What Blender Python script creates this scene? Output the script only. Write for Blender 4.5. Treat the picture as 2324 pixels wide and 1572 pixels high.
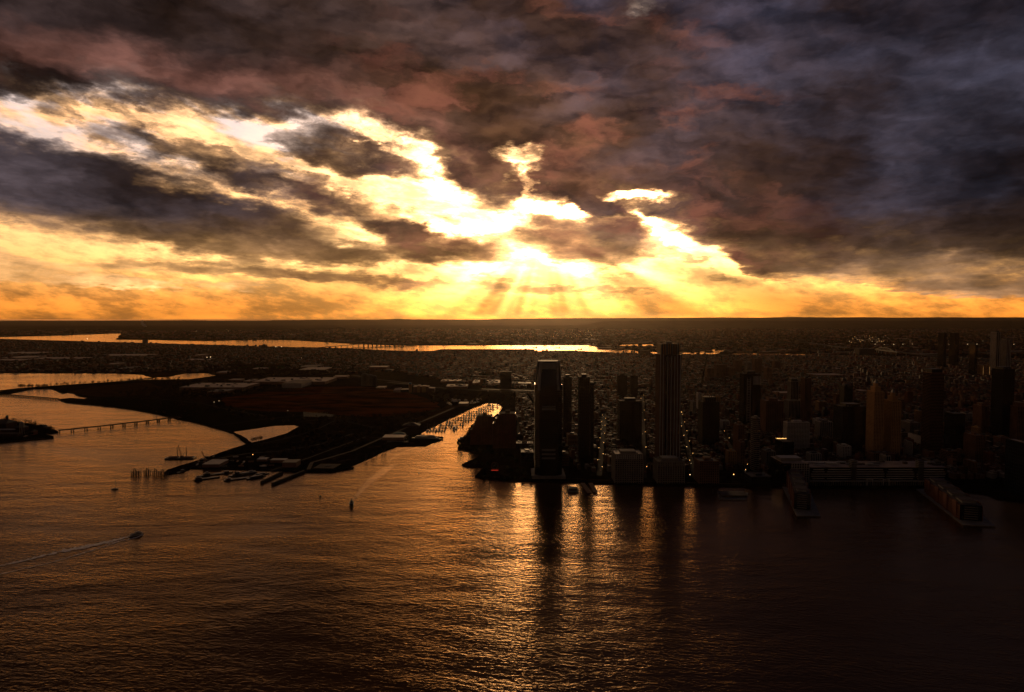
import bpy, bmesh, math, random
from mathutils import Vector, Matrix
from mathutils.geometry import tessellate_polygon
import mathutils.noise as mnoise

R = math.radians
rnd = random.Random(7)
sc = bpy.context.scene
for o in list(bpy.data.objects):
    bpy.data.objects.remove(o)
col = sc.collection

# ------------------------------------------------------------------ camera
CAM_H = 360.0                     # observation deck above the harbour
FPX, PW, PH = 1500.0, 2324.0, 1572.0
PITCH = R(2.67)
cam_d = bpy.data.cameras.new('camera')
cam = bpy.data.objects.new('camera', cam_d)
col.objects.link(cam)
cam.location = (0, 0, CAM_H)
cam.rotation_euler = (R(90) - PITCH, 0, 0)
cam_d.sensor_width = 36.0
cam_d.lens = 36.0 * FPX / PW
cam_d.clip_start = 1.0
cam_d.clip_end = 200000.0
sc.camera = cam

# surveying helpers: a direction seen from the deck -> a point in the place
def ray(px, py):
    a = (px - PW / 2) / FPX
    b = -(py - PH / 2) / FPX
    return Vector((a, math.cos(PITCH) + b * math.sin(PITCH), -math.sin(PITCH) + b * math.cos(PITCH)))
def at(px, py, z=0.0):
    d = ray(px, py)
    t = (CAM_H - z) / max(1e-6, -d.z)
    return Vector((d.x * t, d.y * t, z))
def on_plane_y(px, py, Y):
    d = ray(px, py)
    t = Y / d.y
    return Vector((d.x * t, Y, CAM_H + d.z * t))
def azel(px, py):
    d = ray(px, py).normalized()
    return math.degrees(math.atan2(d.x, d.y)), math.degrees(math.asin(d.z))

# ------------------------------------------------------------------ world: evening sky with a broken cloud deck
SUN_AZ, SUN_EL = azel(1240, 505)
world = bpy.data.worlds.new('World')
sc.world = world
world.use_nodes = True
world.cycles.sampling_method = 'MANUAL'
world.cycles.sample_map_resolution = 512
NT = world.node_tree
NT.nodes.clear()

class G:
    """small helper for writing node graphs as expressions"""
    def __init__(s, nt):
        s.nt = nt
    def n(s, t, **kw):
        x = s.nt.nodes.new(t)
        for k, v in kw.items():
            setattr(x, k, v)
        return x
    def put(s, sock, v):
        if isinstance(v, bpy.types.NodeSocket):
            s.nt.links.new(v, sock)
        elif v is not None:
            sock.default_value = v
    def m(s, op, a, b=None, c=None, clamp=False):
        x = s.n('ShaderNodeMath', operation=op, use_clamp=clamp)
        s.put(x.inputs[0], a)
        if b is not None: s.put(x.inputs[1], b)
        if c is not None: s.put(x.inputs[2], c)
        return x.outputs[0]
    def v(s, op, a, b=None, scale=None):
        x = s.n('ShaderNodeVectorMath', operation=op)
        s.put(x.inputs[0], a)
        if b is not None: s.put(x.inputs[1], b)
        if scale is not None: s.put(x.inputs['Scale'], scale)
        return x.outputs['Value'] if op in ('LENGTH', 'DOT_PRODUCT', 'DISTANCE') else x.outputs['Vector']
    def xyz(s, x=0.0, y=0.0, z=0.0):
        c = s.n('ShaderNodeCombineXYZ')
        for i, q in enumerate((x, y, z)):
            s.put(c.inputs[i], q)
        return c.outputs[0]
    def sep(s, vec):
        c = s.n('ShaderNodeSeparateXYZ')
        s.put(c.inputs[0], vec)
        return c.outputs[0], c.outputs[1], c.outputs[2]
    def noise(s, vec, scale, detail=4.0, rough=0.5, out='Fac', dist=0.0, dims='3D'):
        x = s.n('ShaderNodeTexNoise', noise_dimensions=dims)
        if vec is not None: s.put(x.inputs['Vector'], vec)
        x.inputs['Scale'].default_value = scale
        x.inputs['Detail'].default_value = detail
        x.inputs['Roughness'].default_value = rough
        x.inputs['Distortion'].default_value = dist
        return x.outputs[out] if out == 'Fac' else x.outputs['Color']
    def rng(s, val, a, b, c=0.0, d=1.0, smooth=True):
        x = s.n('ShaderNodeMapRange', interpolation_type='SMOOTHSTEP' if smooth else 'LINEAR')
        x.clamp = True
        s.put(x.inputs['Value'], val)
        for k, q in zip(('From Min', 'From Max', 'To Min', 'To Max'), (a, b, c, d)):
            s.put(x.inputs[k], q)
        return x.outputs['Result']
    def mix(s, f, a, b, mode='MIX'):
        x = s.n('ShaderNodeMix', data_type='RGBA', blend_type=mode)
        s.put(x.inputs[0], f)
        s.put(x.inputs[6], a)
        s.put(x.inputs[7], b)
        return x.outputs[2]
    def ramp(s, f, stops, mode='LINEAR'):
        x = s.n('ShaderNodeValToRGB')
        e = x.color_ramp
        e.interpolation = mode
        while len(e.elements) > 1:
            e.elements.remove(e.elements[-1])
        for i, (p, c) in enumerate(stops):
            el = e.elements[0] if i == 0 else e.elements.new(p)
            el.position = p
            el.color = c if len(c) == 4 else (*c, 1)
        s.put(x.inputs[0], f)
        return x.outputs[0]

def build_sky():
    g = G(NT)
    tc = g.n('ShaderNodeTexCoord').outputs['Generated']
    d = g.v('NORMALIZE', tc)
    x, y, z = g.sep(d)
    zc = g.m('MAXIMUM', z, 0.0)
    az = g.m('MULTIPLY', g.m('ARCTAN2', x, y), 57.29578)
    el = g.m('MULTIPLY', g.m('ARCSINE', z), 57.29578)
    # the cloud layer seen in perspective: flattens towards the horizon
    inv = g.m('DIVIDE', 1.0, g.m('ADD', zc, 0.11))
    q = g.xyz(g.m('MULTIPLY', x, inv), g.m('MULTIPLY', g.m('MULTIPLY', y, inv), 0.8), g.m('MULTIPLY', z, 0.5))
    w1 = g.v('SUBTRACT', g.noise(q, 1.1, 3, 0.55, 'Color'), (0.5, 0.5, 0.5))
    w2 = g.v('SUBTRACT', g.noise(q, 4.2, 6, 0.62, 'Color'), (0.5, 0.5, 0.5))
    w3 = g.v('SUBTRACT', g.noise(g.xyz(az, g.m('MULTIPLY', el, 2.2), 0.0), 0.30, 5, 0.6, 'Color'), (0.5, 0.5, 0.5))
    fade = g.rng(el, 0.0, 14.0, 0.35, 1.0)
    base = g.xyz(az, el, 0.0)
    off = g.v('ADD', g.v('MULTIPLY', w1, (3.0, 1.6, 0.0)), g.v('MULTIPLY', w2, (4.0, 3.0, 0.0)))
    off = g.v('ADD', off, g.v('MULTIPLY', w3, (4.5, 3.0, 0.0)))
    p = g.v('ADD', base, g.v('SCALE', off, scale=fade))
    pa, pe, _ = g.sep(p)

    # lower edge of the cloud deck as elevation over azimuth
    edge = [(-90, 240), (0, 195), (150, 212), (300, 218), (450, 245), (600, 262), (750, 262), (880, 292), (950, 330), (1020, 400), (1100, 452),
            (1180, 462), (1270, 462), (1350, 476), (1450, 486), (1540, 512), (1620, 560), (1690, 582), (1800, 588), (2000, 590), (2200, 596), (2400, 600)]
    pts = []
    for (ex, ey) in edge:
        a, e = azel(ex, ey)
        pts.append(((a + 60) / 120, e / 30))
    fc = g.n('ShaderNodeFloatCurve')
    cv = fc.mapping.curves[0]
    while len(cv.points) > 2:
        cv.points.remove(cv.points[1])
    cv.points[0].location = (0.0, pts[0][1])
    cv.points[1].location = (1.0, pts[-1][1])
    for (a, e) in pts:
        cv.points.new(a, e)
    fc.mapping.update()
    g.put(fc.inputs['Value'], g.m('DIVIDE', g.m('ADD', pa, 60.0), 120.0, clamp=True))
    edge_el = g.m('MULTIPLY', fc.outputs[0], 30.0)
    above = g.m('SUBTRACT', pe, edge_el)                 # degrees above the deck's lower edge
    D = g.m('ADD', g.rng(above, -0.9, 1.1, -0.10, 1.05), g.rng(above, 0.6, 5.0, 0.0, 0.55))

    # cloud banks (+) and gaps (-): place, half-sizes in degrees, slope, weight
    def bank(px, py, rx, ry, ang, w, inner=0.35, outer=1.25):
        nonlocal D
        a, e = azel(px, py)
        mp = g.n('ShaderNodeMapping', vector_type='TEXTURE')
        g.put(mp.inputs['Vector'], p)
        mp.inputs['Location'].default_value = (a, e, 0)
        mp.inputs['Rotation'].default_value = (0, 0, R(-ang))
        k = 57.3 / FPX
        mp.inputs['Scale'].default_value = (rx * k, ry * k, 1)
        r = g.v('LENGTH', mp.outputs[0])
        t = g.rng(r, inner, outer, w, 0.0)
        D = g.m('ADD', D, t)
    for b in SKY_BANKS:
        bank(*b)

    puff = g.noise(q, 6.0, 8, 0.60)
    # rounded billows, looked up twice: here and a step towards the sun, so that the sunward sides can catch light
    tosun = g.v('NORMALIZE', g.v('SUBTRACT', (SUN_AZ, SUN_EL, 0.0), g.xyz(az, el, 0.0)))
    soft = g.v('ADD', base, g.v('MULTIPLY', w3, (3.0, 1.6, 0.0)))
    bw = g.v('MULTIPLY', soft, (0.075, 0.150, 0.0))
    bs = g.v('ADD', bw, g.v('MULTIPLY', tosun, (0.10, 0.19, 0.0)))
    b0 = g.noise(bw, 1.0, 5, 0.48)
    b1 = g.noise(bs, 1.0, 5, 0.48)
    bw2 = g.v('ADD', g.v('MULTIPLY', soft, (0.19, 0.40, 0.0)), (5.2, 1.3, 0.0))
    bs2 = g.v('ADD', bw2, g.v('MULTIPLY', tosun, (0.10, 0.20, 0.0)))
    c0 = g.noise(bw2, 1.0, 7, 0.52)
    c1 = g.noise(bs2, 1.0, 7, 0.52)
    lit = g.m('ADD', g.m('MULTIPLY', g.m('SUBTRACT', b0, b1), 1.0), g.m('MULTIPLY', g.m('SUBTRACT', c0, c1), 0.65))
    lit01 = g.rng(lit, -0.17, 0.20)
    D = g.m('ADD', D, g.m('MULTIPLY', g.m('SUBTRACT', c0, 0.5), 1.1))
    puff2 = g.noise(g.xyz(az, g.m('MULTIPLY', el, 2.0), 3.0), 0.34, 8, 0.60)
    D = g.m('ADD', D, g.m('MULTIPLY', g.m('SUBTRACT', puff, 0.5), 0.75))
    D = g.m('ADD', D, g.m('MULTIPLY', g.m('SUBTRACT', puff2, 0.5), 0.9))
    # ragged scraps of cloud drifting through the gaps
    scrap = g.noise(g.v('ADD', g.v('MULTIPLY', p, (0.16, 0.42, 0.0)), (3.0, 8.0, 1.0)), 1.0, 9, 0.62, dist=0.4)
    D = g.m('ADD', D, g.m('MULTIPLY', g.rng(scrap, 0.46, 0.68), 0.40))
    D = g.m('SUBTRACT', D, g.m('MULTIPLY', g.rng(el, 3.8, 0.9), 0.62))
    tau = g.m('MULTIPLY', g.rng(D, 0.06, 1.42, 0.0, 1.0, False), 5.2)
    T = g.m('SUBTRACT', g.m('EXPONENT', g.m('MULTIPLY', tau, -1.0)), 0.0055, clamp=True)        # how much of the bright sky comes through
    T = g.m('MULTIPLY', T, g.rng(D, 1.5, 0.95))

    # bright sky behind the clouds
    sv = Vector((math.sin(R(SUN_AZ)) * math.cos(R(SUN_EL)), math.cos(R(SUN_AZ)) * math.cos(R(SUN_EL)), math.sin(R(SUN_EL))))
    cs = g.v('DOT_PRODUCT', d, tuple(sv))
    ang = g.m('MULTIPLY', g.m('ARCCOSINE', g.m('MINIMUM', cs, 0.999999)), 57.29578)
    k1 = g.m('EXPONENT', g.m('MULTIPLY', g.m('POWER', g.m('DIVIDE', ang, 8.5), 2.0), -1.0))
    k2 = g.m('EXPONENT', g.m('DIVIDE', ang, -16.0))
    k3 = g.m('EXPONENT', g.m('DIVIDE', ang, -70.0))
    low = g.rng(el, 0.3, 6.5, 0.0, 1.0)
    gl = g.m('ADD', g.m('MULTIPLY', k1, g.m('MULTIPLY_ADD', low, 2.0, 0.9)), g.m('MULTIPLY', k2, g.m('MULTIPLY_ADD', low, 1.1, 0.6)))
    gl = g.m('ADD', gl, g.m('MULTIPLY', k3, 0.95))
    tint = g.ramp(g.m('DIVIDE', el, 30.0, clamp=True), [(0.0, (1.50, .46, .042)), (0.04, (1.50, .48, .060)), (0.10, (1.60, .69, .16)), (0.18, (2.0, .98, .32)),
                  (0.30, (2.5, 1.22, .42)), (0.48, (2.7, 1.4, .58)), (0.62, (2.0, 1.15, .62)), (1.0, (.9, .75, .75))])
    # thin veil in the gaps
    veil = g.noise(g.xyz(g.m('ADD', az, g.m('MULTIPLY', el, 0.9)), g.m('MULTIPLY', el, 2.6), 7.0), 0.22, 9, 0.66)
    gl = g.m('MULTIPLY', gl, g.m('SUBTRACT', 1.0, g.m('MULTIPLY', g.rng(ang, 12.0, 22.0, 0.0, 0.30), g.rng(el, 7.0, 11.0))))
    gl = g.m('MULTIPLY', gl, g.rng(veil, 0.37, 0.63, 0.34, 1.2))
    B = g.v('SCALE', tint, scale=gl)
    # patches of clear pale sky high in the gaps
    pat = g.noise(g.xyz(g.m('ADD', az, g.m('MULTIPLY', el, 1.4)), g.m('MULTIPLY', el, 2.2), 2.0), 0.16, 5, 0.55)
    clear = g.m('MULTIPLY', g.rng(pat, 0.44, 0.57), g.m('MULTIPLY', g.rng(el, 9.0, 14.0), g.rng(ang, 12.0, 20.0)))
    B = g.mix(g.m('MULTIPLY', clear, 0.8), B, (1.0, .80, .76, 1))
    sky = g.n('ShaderNodeTexSky', sky_type='NISHITA')
    sky.sun_disc = False
    sky.sun_elevation = R(SUN_EL)
    sky.sun_rotation = R(SUN_AZ)
    sky.altitude = 300
    sky.dust_density = 3.0
    B = g.v('ADD', B, g.v('SCALE', sky.outputs[0], scale=0.012))

    # shaded undersides of the clouds
    cool = g.rng(g.m('ADD', pa, g.m('MULTIPLY', pe, 0.35)), -3.0, 17.0)
    C = g.mix(cool, (.023, .0145, .0145, 1), (.016, .0165, .026, 1))
    high = g.rng(pe, 15.0, 27.0)
    C = g.mix(g.m('MULTIPLY', high, 0.6), C, g.mix(cool, (.019, .014, .015, 1), (.024, .027, .050, 1)))
    # the big bank at the left is thick and slate-coloured
    la, le = azel(130, 385)
    bank_r = g.v('LENGTH', g.v('MULTIPLY', g.v('SUBTRACT', p, (la, le, 0.0)), (1 / 17.0, 1 / 4.2, 0.0)))
    C = g.mix(g.rng(bank_r, 1.2, 0.5, 0.0, 0.8), C, (.046, .036, .042, 1))
    redf = g.m('MULTIPLY', g.rng(above, 0.3, 2.2), g.rng(above, 4.8, 1.6))
    redf = g.m('MULTIPLY', redf, g.rng(pa, 22.0, 4.0, 0.10, 1.0))
    C = g.mix(redf, C, (.092, .038, .029, 1))
    lowc = g.m('MULTIPLY', g.rng(pe, 8.5, 2.0), g.rng(pa, 12.0, 26.0, 1.0, 0.36))
    C = g.mix(lowc, C, (.42, .22, .082, 1))
    q2 = g.xyz(g.m('MULTIPLY', pa, 0.080), g.m('MULTIPLY', g.m('ADD', pe, g.m('MULTIPLY', pa, 0.10)), 0.19), 1.0)
    lobes = g.noise(q2, 0.9, 4, 0.45)
    lob2 = g.noise(g.v('ADD', q2, (4.1, 2.7, 0.0)), 1.9, 6, 0.46)
    thin = g.rng(D, 0.35, 1.0, 1.6, 0.92)
    shade = g.m('MULTIPLY', g.m('MULTIPLY', g.rng(lobes, 0.36, 0.64, 0.34, 1.85), g.rng(lob2, 0.34, 0.66, 0.80, 1.22)), thin)
    shade = g.m('MULTIPLY', shade, g.rng(puff, 0.34, 0.66, 0.82, 1.22))
    C = g.v('SCALE', C, scale=shade)
    C = g.v('SCALE', C, scale=g.m('MULTIPLY_ADD', lit01, 1.0, 0.52))
    rosy = g.m('MULTIPLY', g.rng(g.noise(g.v('ADD', q2, (9.3, 1.2, 0.0)), 1.5, 6, 0.54), 0.50, 0.74), g.rng(ang, 26.0, 10.0))
    C = g.mix(g.m('MULTIPLY', rosy, 0.9), C, (.25, .082, .054, 1))
    scat = g.m('MULTIPLY', g.m('EXPONENT', g.m('DIVIDE', ang, -11.0)), 0.17)
    C = g.v('ADD', C, g.v('SCALE', (1.0, .43, .17), scale=g.m('MULTIPLY', scat, g.m('MULTIPLY_ADD', lit01, 1.5, 0.35))))
    # behind the observer the deck only has the dusk
    back = g.rng(g.m('ABSOLUTE', az), 50.0, 110.0)
    C = g.mix(back, C, (.011, .009, .010, 1))

    out = g.mix(T, C, B)
    # sunbeams fanning out below the cloud gap
    ca, ce = SUN_AZ, SUN_EL
    da = g.m('SUBTRACT', az, ca)
    de = g.m('SUBTRACT', el, ce)
    phi = g.m('ARCTAN2', da, g.m('MULTIPLY', de, -1.0))
    beam = g.noise(g.xyz(phi, 0.0, 0.0), 2.6, 2, 0.5)
    beam = g.m('MULTIPLY', g.rng(beam, 0.38, 0.62, -0.50, 0.52), g.m('MULTIPLY', g.rng(el, 9.0, 4.5), g.m('MULTIPLY', g.rng(ang, 46.0, 24.0), g.rng(ang, 2.0, 7.0))))
    beam = g.m('MULTIPLY', beam, g.rng(el, -0.2, 0.2))
    out = g.v('SCALE', out, scale=g.m('ADD', beam, 1.0))
    # below the horizon: dark land far out
    out = g.mix(g.rng(el, -0.15, -0.6), out, (.02, .012, .008, 1))
    bg = g.n('ShaderNodeBackground')
    g.put(bg.inputs['Color'], out)
    bg.inputs['Strength'].default_value = 1.0
    wo = g.n('ShaderNodeOutputWorld')
    NT.links.new(bg.outputs[0], wo.inputs['Surface'])

SKY_BANKS = [
    # clouds under the deck
    (160, 430, 420, 80, 9, 1.15, .55, 1.2), (40, 390, 260, 70, 10, .35), (470, 490, 300, 44, 5, .85), (430, 548, 190, 22, 9, .5),
    (520, 372, 340, 26, 11, .55), (800, 356, 165, 48, 12, .95), (640, 335, 90, 12, 6, .35), (800, 480, 160, 34, 12, .46), (640, 430, 180, 24, 12, .55), (1010, 486, 100, 13, 6, .4),
    (735, 568, 165, 30, 3, 1.2), (640, 560, 60, 14, 0, .3), (1000, 560, 165, 38, 8, 1.05), (900, 522, 100, 18, 6, .55),
    (1320, 548, 215, 50, 3, 1.15), (1370, 480, 110, 50, 40, .8), (1300, 440, 60, 44, 20, .4), (1080, 470, 80, 12, 3, .3), (1190, 496, 90, 12, 8, .3),
    (640, 622, 380, 17, 2, .72), (500, 655, 230, 15, 2, .66), (140, 640, 210, 24, 4, .6), (60, 600, 120, 14, 4, .35), (1080, 655, 250, 22, 1, .66),
    (1370, 668, 200, 19, 2, .68), (1880, 690, 260, 10, 2, .15), (300, 690, 120, 6, 1, .2), (750, 688, 150, 6, 1, .2),
    (2080, 628, 420, 38, 7, .9), (1720, 598, 150, 16, 8, .55), (1690, 628, 110, 16, 4, .45), (2260, 660, 200, 26, 3, .5),
    # gaps
    (1186, 358, 62, 36, 14, -1.35), (1432, 440, 92, 20, 5, -1.45, .35, 1.05), (1262, 482, 85, 16, 8, -.85), (1207, 430, 14, 44, 6, -.6),
    (1570, 556, 190, 17, 31, -1.0), (935, 440, 170, 32, 14, -.6), (880, 345, 120, 12, 24, -.4), (1230, 606, 150, 24, 0, -.6), (1060, 520, 140, 13, 8, -.4),
    (1446, 6, 44, 30, 10, -.95), (1100, 90, 40, 90, 80, -.12), (560, 310, 120, 20, 12, -.2),
]
build_sky()
# the sun itself is behind cloud: weak and very soft
sun_d = bpy.data.lights.new('sun', 'SUN')
sun_d.energy = 0.35
sun_d.angle = R(10)
sun_d.color = (1.0, .62, .30)
sun = bpy.data.objects.new('sun', sun_d)
col.objects.link(sun)
sun.rotation_euler = (R(90 - SUN_EL), 0, R(180 - SUN_AZ))
sun.location = (200, 4000, 1500)

sc.view_settings.view_transform = 'Standard'
sc.view_settings.look = 'None'
sc.view_settings.exposure = 0.0
sc.view_settings.gamma = 1.0
sc.view_settings.use_curve_mapping = False

# ------------------------------------------------------------------ materials
MATS = {}
def mat(name, color, rough=0.8, spec=0.3, metal=0.0, var=0.25, scale=0.05, bump=0.0, emit=None, estr=0.0, coord='Object'):
    if name in MATS: return MATS[name]
    m = bpy.data.materials.new(name)
    m.use_nodes = True
    nt = m.node_tree
    g = G(nt)
    b = nt.nodes['Principled BSDF']
    b.inputs['Roughness'].default_value = rough
    b.inputs['Specular IOR Level'].default_value = spec
    b.inputs['Metallic'].default_value = metal
    if var > 0:
        v = g.n('ShaderNodeNewGeometry').outputs['Position']
        f = g.noise(v, scale, 4, 0.6)
        lo = tuple(c * (1 - var) for c in color) + (1,)
        hi = tuple(min(1, c * (1 + var)) for c in color) + (1,)
        g.put(b.inputs['Base Color'], g.mix(g.rng(f, 0.3, 0.7), lo, hi))
    else:
        b.inputs['Base Color'].default_value = (*color, 1)
    if emit:
        b.inputs['Emission Color'].default_value = (*emit, 1)
        b.inputs['Emission Strength'].default_value = estr
    MATS[name] = m
    return m

def water_mat(name, amp=1.0, rough=0.17):
    """silty river water: a brown body under a rippled reflecting surface"""
    m = bpy.data.materials.new(name)
    m.use_nodes = True
    nt = m.node_tree
    nt.nodes.clear()
    g = G(nt)
    body = g.n('ShaderNodeBsdfDiffuse')
    body.inputs['Color'].default_value = (.050, .020, .008, 1)
    gloss = g.n('ShaderNodeBsdfGlossy')
    gloss.inputs['Color'].default_value = (1.0, .71, .45, 1)
    gloss.inputs['Roughness'].default_value = rough
    fr = g.n('ShaderNodeFresnel')
    fr.inputs['IOR'].default_value = 1.40
    mx = g.n('ShaderNodeMixShader')
    nt.links.new(fr.outputs[0], mx.inputs[0])
    nt.links.new(body.outputs[0], mx.inputs[1])
    nt.links.new(gloss.outputs[0], mx.inputs[2])
    out = g.n('ShaderNodeOutputMaterial')
    nt.links.new(mx.outputs[0], out.inputs['Surface'])
    pos = g.n('ShaderNodeNewGeometry').outputs['Position']
    x, y, z = g.sep(pos)
    # wind streaks and tide lines change how rough the surface is
    streak = g.noise(g.xyz(g.m('MULTIPLY', x, 0.0016), g.m('MULTIPLY', y, 0.0042), 0.0), 1.0, 5, 0.6, dist=0.6)
    lanes = g.noise(g.xyz(g.m('MULTIPLY', g.m('ADD', x, g.m('MULTIPLY', y, -0.7)), 0.0045), g.m('MULTIPLY', g.m('ADD', y, g.m('MULTIPLY', x, 0.25)), 0.014), 4.0), 1.0, 4, 0.6)
    calm = g.m('MULTIPLY', g.rng(streak, 0.36, 0.60, 0.50, 1.20), g.rng(lanes, 0.35, 0.62, 0.72, 1.18))
    def waves(deg, wl, stretch, detail=2.5, rg=0.5, dist=0.0):
        c, s = math.cos(R(deg)), math.sin(R(deg))
        u = g.m('ADD', g.m('MULTIPLY', x, c), g.m('MULTIPLY', y, s))
        w = g.m('ADD', g.m('MULTIPLY', x, -s), g.m('MULTIPLY', y, c))
        return g.noise(g.xyz(g.m('MULTIPLY', u, 1.0 / (wl * stretch)), g.m('MULTIPLY', w, 1.0 / wl), 0.0), 1.0, detail, rg, dist=dist)
    h1 = waves(-10, 4.4, 2.2, 2, 0.5, 0.4)      # wind waves
    h2 = waves(20, 2.6, 1.9, 2, 0.5)
    h3 = waves(-34, 1.4, 1.6, 2, 0.6)
    h4 = waves(6, 26.0, 2.4, 1, 0.5)             # swell from passing ships
    h = g.m('ADD', g.m('MULTIPLY', h1, 0.72 * amp), g.m('MULTIPLY', h2, 0.31 * amp))
    h = g.m('ADD', h, g.m('MULTIPLY', h3, 0.13 * amp))
    h = g.m('ADD', h, g.m('MULTIPLY', h4, 0.9 * amp))
    h = g.m('MULTIPLY', h, calm)
    bp = g.n('ShaderNodeBump')
    bp.inputs['Strength'].default_value = 1.0
    bp.inputs['Distance'].default_value = 1.0
    g.put(bp.inputs['Height'], h)
    g.put(gloss.inputs['Normal'], bp.outputs[0])
    g.put(fr.inputs['Normal'], bp.outputs[0])
    return m

def ground_mat():
    m = bpy.data.materials.new('urban_ground')
    m.use_nodes = True
    g = G(m.node_tree)
    b = m.node_tree.nodes['Principled BSDF']
    b.inputs['Roughness'].default_value = 0.9
    b.inputs['Specular IOR Level'].default_value = 0.0
    pos = g.n('ShaderNodeNewGeometry').outputs['Position']
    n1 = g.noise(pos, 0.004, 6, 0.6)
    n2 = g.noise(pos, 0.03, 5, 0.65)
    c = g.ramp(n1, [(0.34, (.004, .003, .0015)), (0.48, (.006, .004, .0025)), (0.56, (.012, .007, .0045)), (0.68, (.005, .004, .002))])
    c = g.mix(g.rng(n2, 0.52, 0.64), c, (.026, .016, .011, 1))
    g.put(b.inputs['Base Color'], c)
    return m

def grass_mat(name, a, c2, scale=0.02):
    m = bpy.data.materials.new(name)
    m.use_nodes = True
    g = G(m.node_tree)
    b = m.node_tree.nodes['Principled BSDF']
    b.inputs['Roughness'].default_value = 0.95
    b.inputs['Specular IOR Level'].default_value = 0.0
    pos = g.n('ShaderNodeNewGeometry').outputs['Position']
    x, y, z = g.sep(pos)
    n = g.noise(g.xyz(x, g.m('MULTIPLY', y, 2.0), 0.0), scale, 7, 0.65, dist=0.5)
    g.put(b.inputs['Base Color'], g.mix(g.rng(n, 0.35, 0.65), (*a, 1), (*c2, 1)))
    return m

def hill_mat():
    return mat('wooded_hill', (.020, .018, .010), 0.95, 0.0, var=0.4, scale=0.002)

WATER = water_mat('harbour_water')
FARWATER = water_mat('far_water', 0.75, 0.10)
POND = water_mat('pond_water', 0.55)
CALM = water_mat('calm_water', 0.22, 0.10)
GROUND = ground_mat()
LAWN = grass_mat('park_lawn', (.002, .003, .0008), (.006, .007, .002))
MEADOW = grass_mat('dry_meadow', (.004, .001, .0005), (.16, .034, .005), 0.005)
MARSH = grass_mat('salt_marsh', (.020, .010, .004), (.050, .022, .008), 0.02)
HILL = hill_mat()
ASPH = mat('asphalt', (.015, .011, .009), 0.85, 0.1, var=0.3, scale=0.08)
PAVE = mat('pale_paving', (.055, .034, .022), 0.8, 0.06, var=0.25, scale=0.1)
STONE = mat('seawall_stone', (.040, .028, .022), 0.85, 0.2, var=0.35, scale=0.2)

# ------------------------------------------------------------------ object helpers
def tag(o, label=None, cat=None, group=None, kind=None):
    if label: o['label'] = label
    if cat: o['category'] = cat
    if group: o['group'] = group
    if kind: o['kind'] = kind
    return o
def link(o, parent=None):
    col.objects.link(o)
    if parent is not None: o.parent = parent
    return o
def empty(name, loc=(0, 0, 0), rz=0.0):
    o = bpy.data.objects.new(name, None)
    o.location = loc
    o.rotation_euler = (0, 0, rz)
    o.empty_display_size = 1.0
    return link(o)

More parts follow.
